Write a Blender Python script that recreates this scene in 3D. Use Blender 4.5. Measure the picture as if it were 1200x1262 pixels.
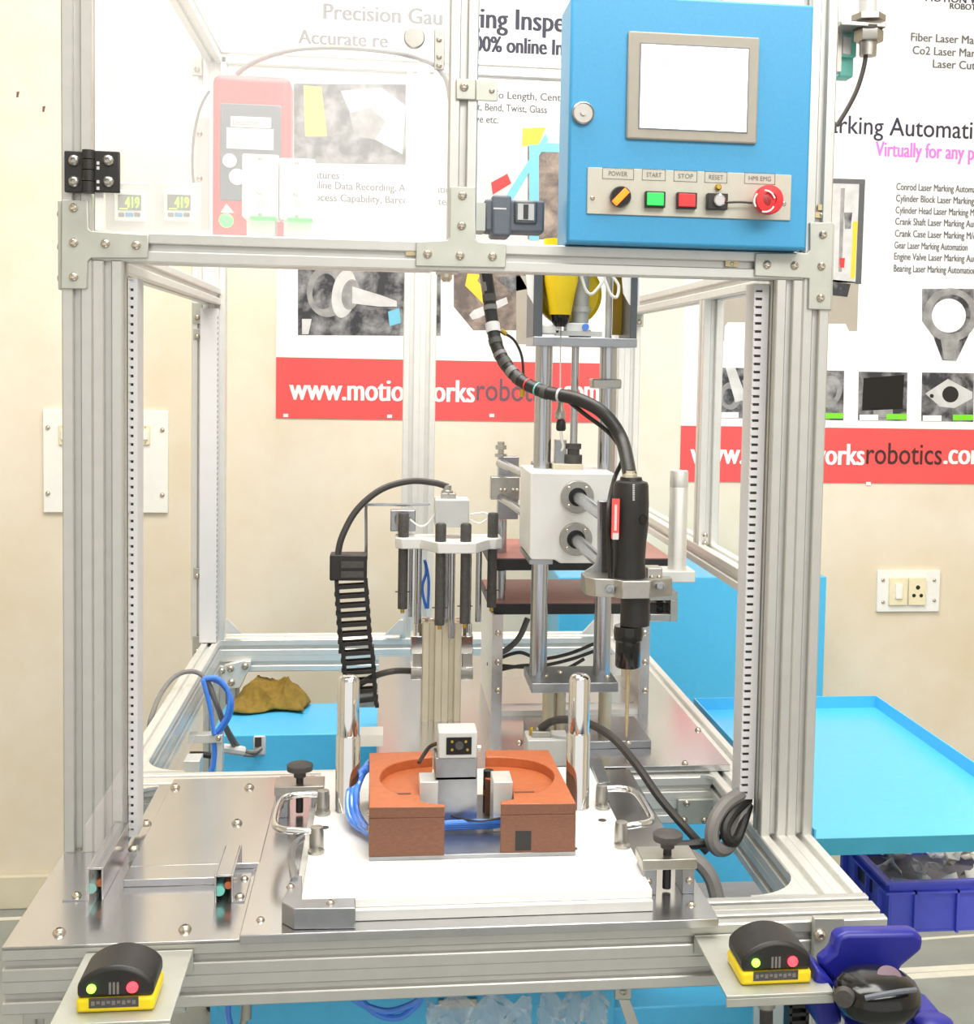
import bpy, math, random
from mathutils import Vector as V, Matrix
random.seed(7)
for o in list(bpy.data.objects): bpy.data.objects.remove(o)
SC = bpy.context.scene
COL = SC.collection

# ------------------------------------------------------------------ camera
FPX, PX, PY, W, H = 1600.0, 674.0, 547.0, 1200, 1262
CAM = V((0, -1.83, 0))
yc = V((474 - PX, 445 - PY, FPX)).normalized()
xc = V((12926 + 474 - PX, 695 - PY, FPX)); xc = (xc - yc * xc.dot(yc)).normalized()
zc = xc.cross(yc)
if zc.y > 0: zc = -zc
R3 = Matrix((xc, yc, zc))                      # world = R3 @ (right, down, forward)
cam_d = bpy.data.cameras.new('camera'); cam = bpy.data.objects.new('camera', cam_d); COL.objects.link(cam)
M = Matrix((R3 @ V((1, 0, 0)), R3 @ V((0, -1, 0)), R3 @ V((0, 0, -1)))).transposed().to_4x4()
M.translation = CAM; cam.matrix_world = M
cam_d.sensor_fit = 'VERTICAL'; cam_d.sensor_height = 24; cam_d.lens = FPX / H * 24
cam_d.shift_x = (W / 2 - PX) / H; cam_d.shift_y = (PY - H / 2) / H
cam_d.clip_start = .05; SC.camera = cam

def ray(a, b): return R3 @ V((a - PX, b - PY, FPX))
def aY(a, b, Y): d = ray(a, b); return CAM + d * ((Y - CAM.y) / d.y)
def aZ(a, b, Z): d = ray(a, b); return CAM + d * ((Z - CAM.z) / d.z)
def aX(a, b, X): d = ray(a, b); return CAM + d * ((X - CAM.x) / d.x)
def fb(a, b, c, d, Y):
    mx, my = (a + c) / 2, (b + d) / 2
    return aY(a, my, Y).x, aY(c, my, Y).x, aY(mx, d, Y).z, aY(mx, b, Y).z
def pm(Y): return (aY(601, 600, Y) - aY(600, 600, Y)).x      # metres per pixel at depth Y

# ------------------------------------------------------------------ light
VS = SC.view_settings
VS.view_transform = 'Standard'; VS.look = 'None'; VS.gamma = 1; VS.use_curve_mapping = False
VS.exposure = 0.85
wd = bpy.data.worlds.new('world'); SC.world = wd; wd.use_nodes = True
bg = wd.node_tree.nodes['Background']; bg.inputs[0].default_value = (1, .97, .92, 1); bg.inputs[1].default_value = .62
def area(name, loc, tgt, sx, sy, power, col=(1, .97, .92)):
    l = bpy.data.lights.new(name, 'AREA'); l.shape = 'RECTANGLE'; l.size = sx; l.size_y = sy; l.energy = power; l.color = col
    o = bpy.data.objects.new(name, l); COL.objects.link(o); o.location = loc
    o.rotation_euler = (V(tgt) - V(loc)).to_track_quat('-Z', 'Y').to_euler(); return o
area('ceiling_lamp_front', (1.0, -2.0, 1.75), (.2, .6, -.4), 2.2, .9, 44)
area('ceiling_lamp_middle', (.1, .25, 1.75), (.1, .35, -1), 2.2, 1.5, 60)

# ------------------------------------------------------------------ materials
def lin(c):
    return tuple(((x / 255) / 12.92 if x / 255 <= .04045 else ((x / 255 + .055) / 1.055) ** 2.4) for x in c)
MATS = {}
def mat(name, rgb, metal=0., rough=.5, var=.06, scale=30., bump=0., emit=0., stretch=None, coat=0.):
    m = bpy.data.materials.new(name); m.use_nodes = True; nt = m.node_tree; b = nt.nodes['Principled BSDF']
    c = lin(rgb); b.inputs['Metallic'].default_value = metal; b.inputs['Roughness'].default_value = rough
    if coat: b.inputs['Coat Weight'].default_value = coat
    tc = nt.nodes.new('ShaderNodeTexCoord'); mp = nt.nodes.new('ShaderNodeMapping'); nz = nt.nodes.new('ShaderNodeTexNoise')
    nz.inputs['Scale'].default_value = scale; nz.inputs['Detail'].default_value = 4
    if stretch: mp.inputs['Scale'].default_value = stretch
    nt.links.new(tc.outputs['Object'], mp.inputs['Vector']); nt.links.new(mp.outputs['Vector'], nz.inputs['Vector'])
    rp = nt.nodes.new('ShaderNodeValToRGB')
    rp.color_ramp.elements[0].position = .3; rp.color_ramp.elements[1].position = .7
    rp.color_ramp.elements[0].color = (*[x * (1 - var) for x in c], 1); rp.color_ramp.elements[1].color = (*[min(1, x * (1 + var)) for x in c], 1)
    nt.links.new(nz.outputs['Fac'], rp.inputs['Fac']); nt.links.new(rp.outputs['Color'], b.inputs['Base Color'])
    if bump:
        bp = nt.nodes.new('ShaderNodeBump'); bp.inputs['Strength'].default_value = bump; bp.inputs['Distance'].default_value = .002
        nt.links.new(nz.outputs['Fac'], bp.inputs['Height']); nt.links.new(bp.outputs['Normal'], b.inputs['Normal'])
    if emit:
        b.inputs['Emission Color'].default_value = (*c, 1); b.inputs['Emission Strength'].default_value = emit
    MATS[name] = m; return m
def clear(name, haze, tint=(1, 1, 1), hazecol=(.95, .95, .95), gloss=.06):
    m = bpy.data.materials.new(name); m.use_nodes = True; nt = m.node_tree; nt.nodes.clear()
    N = nt.nodes.new; out = N('ShaderNodeOutputMaterial'); tr = N('ShaderNodeBsdfTransparent'); tr.inputs[0].default_value = (*tint, 1)
    df = N('ShaderNodeBsdfDiffuse'); df.inputs[0].default_value = (*hazecol, 1); gl = N('ShaderNodeBsdfGlossy'); gl.inputs['Roughness'].default_value = .05
    tc = N('ShaderNodeTexCoord'); nz = N('ShaderNodeTexNoise'); nz.inputs['Scale'].default_value = 5; mr = N('ShaderNodeMapRange')
    mr.inputs['To Min'].default_value = haze * .75; mr.inputs['To Max'].default_value = haze * 1.25
    nt.links.new(tc.outputs['Object'], nz.inputs['Vector']); nt.links.new(nz.outputs['Fac'], mr.inputs['Value'])
    m1 = N('ShaderNodeMixShader'); m2 = N('ShaderNodeMixShader'); m2.inputs[0].default_value = gloss
    nt.links.new(mr.outputs[0], m1.inputs[0]); nt.links.new(tr.outputs[0], m1.inputs[1]); nt.links.new(df.outputs[0], m1.inputs[2])
    nt.links.new(m1.outputs[0], m2.inputs[1]); nt.links.new(gl.outputs[0], m2.inputs[2]); nt.links.new(m2.outputs[0], out.inputs[0])
    MATS[name] = m; return m

ALU = mat('anodised_aluminium', (200, 200, 196), .75, .42, .03, 40)
ALUW = mat('pale_aluminium', (226, 226, 222), .55, .4, .03, 40)
PLATE = mat('zinc_plate', (188, 190, 182), .6, .5, .06, 25)
STEEL = mat('stainless_sheet', (198, 198, 200), .95, .2, .06, 14, .03, stretch=(1, .3, 1))
STEELD = mat('machined_steel', (164, 167, 172), .9, .3, .06, 60)
CHROME = mat('chrome', (222, 222, 222), 1., .07, .02, 20)
ROD = mat('ground_rod', (180, 184, 192), 1., .2, .06, 30, stretch=(1, 1, .1))
SCREW = mat('screw_steel', (206, 196, 182), .9, .25, .05, 30)
NICKEL = mat('brushed_nickel', (176, 174, 168), .9, .35, .05, 80)
WHITE = mat('white_plastic', (246, 245, 241), 0, .4, .02, 20)
WPAINT = mat('white_anodised_block', (225, 225, 222), .15, .45, .02, 30)
DUCT = mat('grey_pvc', (216, 216, 218), 0, .5, .02, 20)
BLACK = mat('black_plastic', (34, 33, 33), 0, .45, .15, 60, .05)
BLACKG = mat('glossy_black', (22, 22, 23), 0, .15, .1, 60)
GREYB = mat('dark_grey_sleeve', (72, 70, 68), 0, .6, .2, 120, .1)
RUBBER = mat('grey_cable', (120, 118, 116), 0, .5, .08, 60)
RUBBERD = mat('dark_cable', (62, 58, 56), 0, .45, .1, 60)
BLUEP = mat('blue_powder_coat', (60, 152, 202), 0, .38, .03, 220, .04)
BLUET = mat('blue_painted_sheet', (80, 188, 238), 0, .3, .03, 60, .02)
BLUEC = mat('blue_crate', (92, 102, 226), 0, .4, .06, 30, .05)
NAVY = mat('navy_plastic', (32, 36, 140), 0, .35, .08, 60, .03)
HOSE = mat('blue_hose', (72, 136, 238), 0, .15, .1, 30, coat=.5)
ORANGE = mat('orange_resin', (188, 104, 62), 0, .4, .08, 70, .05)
BROWN = mat('plain_brown', (118, 78, 58), 0, .5, .12, 160, .05, stretch=(1, 1, 3))
YEL = mat('yellow_plastic', (255, 218, 24), 0, .35, .04, 30)
YELS = mat('yellow_sensor', (240, 214, 20), 0, .45, .04, 30)
RED = mat('red_plastic', (220, 40, 46), 0, .4, .06, 60)
REDC = mat('red_casing', (232, 60, 64), 0, .45, .05, 60)
REDP = mat('red_print', (250, 88, 88), 0, .6, .02, 8)
GREEN = mat('green_button', (40, 215, 90), 0, .4, .03, 30, emit=.25)
REDB = mat('red_button', (236, 48, 48), 0, .4, .03, 30, emit=.15)
TEAL = mat('teal_plastic', (120, 205, 195), 0, .4, .04, 30)
BRASS = mat('brass', (200, 165, 70), .9, .3, .05, 30)
PAPER = mat('poster_paper', (250, 249, 248), 0, .45, .01, 3)
INKD = mat('dark_ink', (50, 52, 72), 0, .6, .02, 30)
INKG = mat('grey_ink', (104, 104, 108), 0, .6, .02, 30)
INKN = mat('slate_ink', (112, 92, 104), 0, .6, .02, 30)
INKB = mat('black_ink', (66, 40, 40), 0, .6, .02, 30)
PINK = mat('pink_ink', (236, 128, 220), 0, .6, .02, 30)
GREENI = mat('green_ink', (128, 222, 50), 0, .6, .02, 30)
def photo(name, ca, cb, sc):
    m = mat(name, ca, 0, .5, 0, sc); nt = m.node_tree; nz = next(n for n in nt.nodes if n.type == 'TEX_NOISE'); nz.inputs['Detail'].default_value = 7; nz.inputs['Distortion'].default_value = .25; nz.inputs['Roughness'].default_value = .6
    e = next(n for n in nt.nodes if n.type == 'VALTORGB').color_ramp; e.elements[0].position = .42; e.elements[0].color = (*lin(ca), 1); e.elements[1].position = .74; e.elements[1].color = (*lin(cb), 1)
    return m
PHOTO = photo('dark_photo_collage', (52, 52, 58), (190, 190, 192), 14); 
PHOTOL = mat('grey_photo_print', (150, 150, 150), 0, .5, .3, 30)
PHOTOT = mat('taupe_photo_print', (176, 168, 156), 0, .5, .06, 12)
PHOTOB = photo('brown_photo_print', (104, 92, 88), (196, 176, 160), 12)
PALE = mat('pale_photo_print', (208, 208, 208), 0, .5, .12, 26)
YINK = mat('yellow_ink', (246, 206, 60), 0, .5, .05, 20)
BINK = mat('blue_ink', (120, 196, 226), 0, .5, .05, 20)
CREAM = mat('cream_plastic', (240, 230, 196), 0, .4, .03, 30)
BOARD = mat('white_switch_board', (244, 244, 240), 0, .35, .02, 20)
CLOTH = mat('olive_cloth', (138, 112, 44), 0, .9, .14, 90, .4)
LCD = mat('lcd_dark', (118, 120, 112), 0, .3, .03, 30)
DIGIT = mat('lit_digits', (176, 250, 30), 0, .4, .02, 30, emit=1.2)
SCRN = mat('lit_screen', (238, 250, 255), 0, .2, .01, 4, emit=.9)
BEZEL = mat('taupe_bezel', (158, 153, 142), 0, .5, .03, 60)
LAMPG = mat('green_lamp', (60, 240, 80), 0, .3, .02, 30, emit=1.5)
LEDG = mat('green_led', (130, 255, 60), 0, .3, .02, 30, emit=2.5)
LEDR = mat('red_led', (255, 50, 60), 0, .3, .02, 30, emit=2.2)
LEDO = mat('orange_lamp', (255, 110, 20), 0, .3, .02, 30, emit=1.2)
SLATE = mat('slate_grey_plastic', (98, 104, 114), 0, .5, .05, 60)
GRAYL = mat('light_grey_cover', (206, 208, 206), .2, .45, .03, 30)
DGREY = mat('dark_grey_plate', (104, 108, 112), .6, .4, .05, 30)
SHELFT = mat('reddish_phenolic', (150, 96, 88), 0, .35, .2, 14)
BAG = clear('clear_film', .32, gloss=.06)
ACR = clear('acrylic_with_glare', .2)  # white diffuse share paints the bright glare of the door into the pane
ACRS = clear('clear_acrylic_side', .1)
PAPERW = mat('crumpled_paper', (226, 224, 214), 0, .7, .05, 30)

# wall: cream distemper with stains
def wall_mat():
    m = bpy.data.materials.new('cream_wall'); m.use_nodes = True; nt = m.node_tree; b = nt.nodes['Principled BSDF']; N = nt.nodes.new
    b.inputs['Roughness'].default_value = .8
    tc = N('ShaderNodeTexCoord'); n1 = N('ShaderNodeTexNoise'); n1.inputs['Scale'].default_value = 1.6; n1.inputs['Detail'].default_value = 6
    n1.inputs['Roughness'].default_value = .65
    r = N('ShaderNodeValToRGB'); e = r.color_ramp.elements
    e[0].position = .3; e[0].color = (*lin((226, 210, 182)), 1); e[1].position = .62; e[1].color = (*lin((238, 229, 213)), 1)
    n2 = N('ShaderNodeTexNoise'); n2.inputs['Scale'].default_value = 90; bp = N('ShaderNodeBump'); bp.inputs['Strength'].default_value = .08
    L = nt.links.new
    L(tc.outputs['Object'], n1.inputs['Vector']); L(tc.outputs['Object'], n2.inputs['Vector']); L(n1.outputs['Fac'], r.inputs['Fac'])
    L(r.outputs['Color'], b.inputs['Base Color']); L(n2.outputs['Fac'], bp.inputs['Height']); L(bp.outputs['Normal'], b.inputs['Normal'])
    return m
WALL = wall_mat()
FLOOR = mat('grey_floor', (150, 154, 150), 0, .45, .1, 8, .05)
LINE = mat('white_floor_paint', (232, 228, 214), 0, .6, .06, 20)
SKIRT = mat('beige_skirting', (222, 214, 190), 0, .5, .05, 8)
CEIL = mat('white_ceiling', (240, 238, 232), 0, .8, .02, 5)

# ------------------------------------------------------------------ mesh builder
ORG = {}
def frame_of(d):
    d = d.normalized(); u = d.orthogonal().normalized(); return u, d.cross(u)
class MB:
    def __init__(s): s.v = []; s.f = []
    def add(s, vs, fs):
        n = len(s.v); s.v += [V(p) for p in vs]; s.f += [[i + n for i in f] for f in fs]; return s
    def box(s, x0, x1, y0, y1, z0, z1):
        x0, x1 = sorted((x0, x1)); y0, y1 = sorted((y0, y1)); z0, z1 = sorted((z0, z1))
        return s.add([(x0, y0, z0), (x1, y0, z0), (x1, y1, z0), (x0, y1, z0), (x0, y0, z1), (x1, y0, z1), (x1, y1, z1), (x0, y1, z1)],
                     [(3, 2, 1, 0), (4, 5, 6, 7), (0, 1, 5, 4), (1, 2, 6, 5), (2, 3, 7, 6), (3, 0, 4, 7)])
    def pbox(s, a, b, c, d, Y, dep):
        x0, x1, z0, z1 = fb(a, b, c, d, Y); return s.box(x0, x1, Y, Y + dep, z0, z1)
    def rings(s, rs, caps=True, close=True):
        n = len(rs[0]); vs = [p for r in rs for p in r]; fs = []
        for i in range(len(rs) - 1):
            for j in range(n):
                k = (j + 1) % n; fs.append((i * n + j, i * n + k, (i + 1) * n + k, (i + 1) * n + j))
        if caps: fs.append(tuple(range(n))[::-1]); fs.append(tuple(range((len(rs) - 1) * n, len(rs) * n)))
        return s.add(vs, fs)
    def lathe(s, o, ax, prof, n=20, caps=True):
        o = V(o); ax = V(ax).normalized(); u, w = frame_of(ax)
        return s.rings([[o + ax * h + (u * math.cos(2 * math.pi * j / n) + w * math.sin(2 * math.pi * j / n)) * max(r, 1e-5) for j in range(n)] for r, h in prof], caps)
    def cyl(s, p0, p1, r, r1=None, n=18):
        p0, p1 = V(p0), V(p1); return s.lathe(p0, p1 - p0, [(r, 0), (r if r1 is None else r1, (p1 - p0).length)], n)
    def tube(s, pts, r, n=9, sub=7):
        pts = [V(p) for p in pts]; rr = r if isinstance(r, (list, tuple)) else [r] * len(pts); P = []; RR = []
        if sub > 1 and len(pts) > 2:
            for i in range(len(pts) - 1):
                a, b, c, d = pts[max(i - 1, 0)], pts[i], pts[i + 1], pts[min(i + 2, len(pts) - 1)]
                for k in range(sub):
                    t = k / sub
                    P.append(.5 * ((2 * b) + (c - a) * t + (2 * a - 5 * b + 4 * c - d) * t * t + (3 * b - a - 3 * c + d) * t ** 3)); RR.append(rr[i] + (rr[i + 1] - rr[i]) * t)
            P.append(pts[-1]); RR.append(rr[-1])
        else: P, RR = pts, list(rr)
        t0 = (P[1] - P[0]).normalized(); u = t0.orthogonal().normalized(); rs = []
        for i, p in enumerate(P):
            t = (P[min(i + 1, len(P) - 1)] - P[max(i - 1, 0)]).normalized(); u = (u - t * u.dot(t)).normalized(); w = t.cross(u)
            rs.append([p + (u * math.cos(2 * math.pi * j / n) + w * math.sin(2 * math.pi * j / n)) * RR[i] for j in range(n)])
        return s.rings(rs)
    def prism(s, poly, ax, a0, a1):
        f = {'x': lambda p, a: (a, p[0], p[1]), 'y': lambda p, a: (p[0], a, p[1]), 'z': lambda p, a: (p[0], p[1], a)}[ax]
        return s.rings([[V(f(p, a0)) for p in poly], [V(f(p, a1)) for p in poly]])
    def build(s, name, m, parent=None, bevel=0, smooth=True, origin=None):
        if parent is not None: off = ORG[parent.name]
        else:
            xs = [p.x for p in s.v]; ys = [p.y for p in s.v]; zs = [p.z for p in s.v]
            off = V(origin) if origin else V(((min(xs) + max(xs)) / 2, (min(ys) + max(ys)) / 2, min(zs)))
        me = bpy.data.meshes.new(name); me.from_pydata([p - off for p in s.v], [], s.f); me.validate()
        import bmesh
        bm = bmesh.new(); bm.from_mesh(me); bmesh.ops.recalc_face_normals(bm, faces=bm.faces); bm.to_mesh(me); bm.free()
        if smooth:
            me.polygons.foreach_set('use_smooth', [True] * len(me.polygons)); me.set_sharp_from_angle(angle=math.radians(38))
        me.materials.append(m)
        o = bpy.data.objects.new(name, me); COL.objects.link(o); ORG[o.name] = off
        if parent is not None: o.parent = parent
        else: o.location = off
        if bevel:
            b = o.modifiers.new('bevel', 'BEVEL'); b.width = bevel; b.segments = 2; b.limit_method = 'ANGLE'; b.harden_normals = False
        return o
def thing(name, loc, label, cat, group=None):
    o = bpy.data.objects.new(name, None); COL.objects.link(o); o.location = loc; ORG[o.name] = V(loc); o.empty_display_size = .02
    return tag(o, label, cat, group)
def tag(o, label, cat=None, group=None):
    o['label'] = label
    if cat: o['category'] = cat
    if group: o['group'] = group
    return o
def struct(o, label=None):
    o['kind'] = 'structure'
    if label: o['label'] = label
    return o
_mesh = {}
def stamp(key, name, make, m, parent, loc, rot=None):
    """alike small pieces share one mesh"""
    if key not in _mesh:
        b = MB(); make(b); o = b.build(name, m, None, origin=(0, 0, 0)); _mesh[key] = o.data
    else:
        o = bpy.data.objects.new(name, _mesh[key]); COL.objects.link(o)
    off = ORG[parent.name]; o.parent = parent; o.location = V(loc) - off; ORG[o.name] = off
    if rot is not None: o.rotation_euler = rot
    return o
FRONT = (math.pi / 2, 0, 0); UP = (0, 0, 0); LEFT = (0, -math.pi / 2, 0); RIGHT = (0, math.pi / 2, 0)
def screw(parent, loc, rot=FRONT, r=.006, m=None, name='screw'):
    m = m or SCREW
    return stamp(('screw', round(r, 4), m.name), name, lambda b: b.lathe((0, 0, -.001), (0, 0, 1), [(r, 0), (r * 1.02, r * .3), (r * .8, r * .75), (r * .45, r * .95), (r * .4, r * .5)], 10), m, parent, loc, rot)
def screw_y(parent, a, b, Y, r=.006, **k): return screw(parent, aY(a, b, Y), FRONT, r, **k)
def screw_z(parent, a, b, Z, r=.006, **k): return screw(parent, aZ(a, b, Z), UP, r, **k)

CAPH = None
def text(s, px0, px1, base, top, Y, m, parent, off=.0, name='lettering', slope=0.0):
    """flat print on a surface facing the camera side: spans px0..px1, baseline/cap line given in photo rows"""
    global CAPH
    def mesh_of(t, of):
        cu = bpy.data.curves.new('t', 'FONT'); cu.body = t; cu.offset = of; cu.resolution_u = 3
        ob = bpy.data.objects.new('t', cu); COL.objects.link(ob)
        dg = bpy.context.evaluated_depsgraph_get(); me = bpy.data.meshes.new_from_object(ob.evaluated_get(dg))
        bpy.data.objects.remove(ob); bpy.data.curves.remove(cu); return me
    if CAPH is None:
        me = mesh_of('H', 0); CAPH = max(v.co.y for v in me.vertices)
    me = mesh_of(s, 0)
    if off:
        import bmesh
        bm = bmesh.new(); bm.from_mesh(me); g = list(bm.verts) + list(bm.edges) + list(bm.faces)
        for sh in (-1.6, 1.6):
            d_ = bmesh.ops.duplicate(bm, geom=g)
            bmesh.ops.translate(bm, vec=(sh * off, 0, .0004 * (1 if sh < 0 else 2)), verts=[e for e in d_['geom'] if isinstance(e, bmesh.types.BMVert)])
        bm.to_mesh(me); bm.free()
    xs = [v.co.x for v in me.vertices]; mn, mx = min(xs), max(xs)
    mid = (px0 + px1) / 2; A = aY(px0, base, Y); B = aY(px1, base, Y); zb = aY(mid, base, Y).z; h = aY(mid, top, Y).z - zb
    po = ORG[parent.name]
    for v in me.vertices:
        t = (v.co.x - mn) / (mx - mn)
        v.co = V((A.x + (B.x - A.x) * t, Y - v.co.z, zb + v.co.y / CAPH * h + slope * (t - .5))) - po
    me.materials.append(m); o = bpy.data.objects.new(name, me); COL.objects.link(o); ORG[o.name] = po; o.parent = parent
    return o

def outline(u0, u1, v0, v1):
    """T-slot extrusion cross-section, one slot per 40 mm cell on each face"""
    def side(L):
        n = max(1, round(L / .04)); c = L / n; pts = []
        for i in range(n):
            m_ = c * (i + .5); h = .0048; d = .009
            if i > 0: pts += [(c * i - .0007, 0), (c * i, .0012), (c * i + .0007, 0)]
            pts += [(m_ - h - .0015, 0), (m_ - h, .0015), (m_ - h, d), (m_ + h, d), (m_ + h, .0015), (m_ + h + .0015, 0)]
        return pts
    w, h = u1 - u0, v1 - v0; c = .0018; P = []
    P += [(u0 + c, v0)] + [(u0 + a, v0 + b) for a, b in side(w)] + [(u1 - c, v0)]
    P += [(u1, v0 + c)] + [(u1 - b, v0 + a) for a, b in side(h)] + [(u1, v1 - c)]
    P += [(u1 - c, v1)] + [(u1 - a, v1 - b) for a, b in side(w)] + [(u0 + c, v1)]
    P += [(u0, v1 - c)] + [(u0 + b, v1 - a) for a, b in side(h)] + [(u0, v0 + c)]
    return P
def profile(name, parent, ax, a0, a1, u, v, m=None):
    return MB().prism(outline(*u, *v), ax, a0, a1).build(name, m or ALU, parent)
def hexnut(b, p, ax, r, h): b.lathe(p, ax, [(r * .93, 0), (r, h * .1), (r, h * .9), (r * .9, h)], 6)

# ------------------------------------------------------------------ the room
XL, XR, T, FZ, WY = -.434, .640, -.692, -1.64, 2.10
struct(MB().box(-3.2, 3.6, -4.2, WY + .1, FZ - .05, FZ).build('floor', FLOOR), 'grey painted shop floor with white lines')
wall = struct(MB().box(-3.2, 3.6, WY, WY + .12, FZ, 1.9).build('wall_back', WALL), 'cream painted wall with brown stains')
struct(MB().box(-3.3, -3.2, -4.2, WY + .1, FZ, 1.9).build('wall_left', WALL))
struct(MB().box(3.6, 3.7, -4.2, WY + .1, FZ, 1.9).build('wall_right', WALL))
struct(MB().box(-3.3, 3.7, -4.2, WY + .1, 1.9, 1.95).build('ceiling', CEIL))
struct(MB().box(-3.2, 3.6, WY - .02, WY, FZ, FZ + .1).build('baseboard_back', SKIRT, bevel=.004))
def floor_line(pa, pb, wd):
    a = aZ(*pa, FZ); b = aZ(*pb, FZ); d = (b - a).normalized(); n = V((-d.y, d.x, 0)) * wd / 2
    a = a - d * .3; b = b + d * .5
    s = MB().rings([[p + V((0, 0, h)) for p in (a - n, b - n, b + n, a + n)] for h in (0, .0015)]).build('trim_1', LINE, bevel=0)
    return struct(s, 'white painted stripe on the floor')
floor_line((1085, 1206), (1198, 1199), .03); floor_line((792, 1205), (818, 1262), .045); floor_line((1100, 1160), (1198, 1153), .012)
floor_line((0, 1133), (70, 1130), .02); floor_line((700, 1220), (1000, 1203), .03)

# ------------------------------------------------------------------ machine frame of slotted aluminium extrusions
ZB0, ZB1, ZTOP = .128, .168, .745
FR = thing('machine_enclosure', (.1, .55, FZ), 'tall open machine frame of slotted aluminium extrusions around the assembly station', 'machine frame')
profile('post', FR, 'z', T + .003, ZTOP, (XL, XL + .04), (0, .04)); profile('post', FR, 'z', T + .003, ZB0, (XL + .04, XL + .08), (0, .04))
profile('post', FR, 'z', T, ZTOP, (XR - .04, XR), (0, .04)); profile('post', FR, 'z', T, ZB0, (XR - .08, XR - .04), (0, .04))
profile('beam', FR, 'x', XL + .04, XR - .04, (0, .04), (ZB0, ZB1))
mx = aY(571, 150, 0).x
profile('post', FR, 'z', ZB1, ZTOP, (mx - .02, mx + .02), (0, .04))
profile('beam', FR, 'x', XL + .04, XR - .04, (0, .04), (ZTOP - .04, ZTOP))
profile('front_beam', FR, 'x', XL, XR, (-.292, -.212), (T - .08, T))
profile('beam', FR, 'y', -.212, 1.40, (XL, XL + .04), (T - .08, T), ALUW); profile('beam', FR, 'y', -.212, 1.40, (XR - .08, XR), (T - .08, T), ALUW)
profile('beam', FR, 'x', XL + .04, XR - .08, (.285, .365), (T - .082, T - .002), ALUW)
profile('beam', FR, 'x', XL, XR, (1.40, 1.48), (T - .08, T), ALUW)
profile('beam', FR, 'x', XL, XR, (1.40, 1.44), (ZTOP - .04, ZTOP), ALUW); profile('beam', FR, 'x', XL + .04, XR - .04, (1.40, 1.44), (ZB0, ZB1), ALUW) if False else None
for x0 in (XL, XR - .04):
    profile('beam', FR, 'y', .04, 1.40, (x0, x0 + .04), (ZTOP - .04, ZTOP), ALUW); profile('beam', FR, 'y', .04, 1.40, (x0, x0 + .04), (ZB0, ZB1), ALUW)
profile('post', FR, 'z', T, ZTOP, (XL - .03, XL + .05), (1.40, 1.44), ALUW); profile('post', FR, 'z', T, ZTOP, (XR - .08, XR), (1.40, 1.44), ALUW)
rx = aY(517, 450, 1.40).x
profile('post', FR, 'z', T, ZTOP - .04, (rx - .04, rx + .04), (1.40, 1.44), ALUW)
profile('beam', FR, 'y', .04, 1.40, (XR - .04, XR), (-.380, -.340), ALUW)
profile('post', FR, 'z', -.340, ZB0, (XR - .04, XR), (.59, .63), ALUW)
for x0 in (XL, XR - .08):
    for y0 in (-.21, 1.40): profile('leg', FR, 'z', FZ + .04, T - .08, (x0, x0 + .08), (y0, y0 + .08))
    for y0 in (-.21, 1.40): MB().lathe((x0 + .04, y0 + .04, FZ), (0, 0, 1), [(.035, 0), (.035, .008), (.012, .015), (.012, .04)], 16).build('levelling_foot', BLACK, FR)
# joining plates with their screws
def yplate(poly, Y, th, m, scr, name='joining_plate', r=.0062):
    mxp = sum(p[0] for p in poly) / len(poly)
    o = MB().prism([(aY(a, b, Y).x, aY(a, b, Y).z) for a, b in poly], 'y', Y, Y + th).build(name, m, FR, .0012)
    for a, b in scr: screw_y(o, a, b, Y, r)
    return o
yplate([(76, 246), (108, 247), (109, 282), (113, 285), (183, 289), (182, 318), (112, 318), (108, 322), (107, 356), (75, 356)], -.005, .005, PLATE,
       [(91, 256), (91, 299), (130, 300), (168, 302), (91, 341)])
yplate([(998, 274), (1027, 274), (1024, 382), (996, 381), (997, 343), (930, 340), (931, 312), (994, 312), (998, 308)], -.005, .005, PLATE,
       [(1014, 289), (945, 326), (979, 327), (1012, 328), (1011, 367)])
yplate([(555, 230), (585, 230), (586, 294), (590, 298), (624, 300), (623, 330), (512, 328), (513, 298), (551, 296), (554, 292)], -.005, .005, PLATE,
       [(570, 241), (569, 278), (527, 313), (567, 315), (607, 316)])
yplate([(562, 97), (586, 97), (586, 123), (562, 122)], -.005, .005, PLATE, [(572, 107)])
yplate([(586, 98), (613, 99), (613, 125), (586, 124)], -.003, .003, PLATE, [(606, 112)], 'tab', .004)
o = MB().box(XL - .005, XL, .002, .04, aY(77, 357, 0).z, aY(77, 247, 0).z).build('joining_plate', PLATE, FR, .001)
for b in (262, 303, 342): screw(o, (XL - .005, .02, aY(75, b, 0).z), LEFT, .0062)
o = MB().box(XR, XR + .005, .002, .04, aY(1027, 383, 0).z, aY(1027, 276, 0).z).build('joining_plate', PLATE, FR, .001)
# nuts seated in the slots
CRMN = mat('dull_brass', (196, 180, 140), .6, .4, .05, 40)
for a, b in ((902, 325), (1012, 265)):
    MB().pbox(a - 8, b - 3.5, a + 8, b + 3.5, .002, .004).build('slot_nut', CRMN, FR); screw_y(FR, a, b, .002, .003)
MB().pbox(1008, 252, 1017, 259, .002, .004).build('slot_nut', CRMN, FR); MB().pbox(500, 309, 512, 315, .002, .004).build('slot_nut', CRMN, FR)
# bracket under the middle of the beam
MB().pbox(538, 332, 565, 337, .01, .03).build('stop_bracket', NICKEL, FR); MB().lathe(aY(550, 337, .02), (0, 0, -1), [(.008, 0), (.008, .008), (.005, .012)], 12).build('stop_bolt', SCREW, FR)
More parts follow.
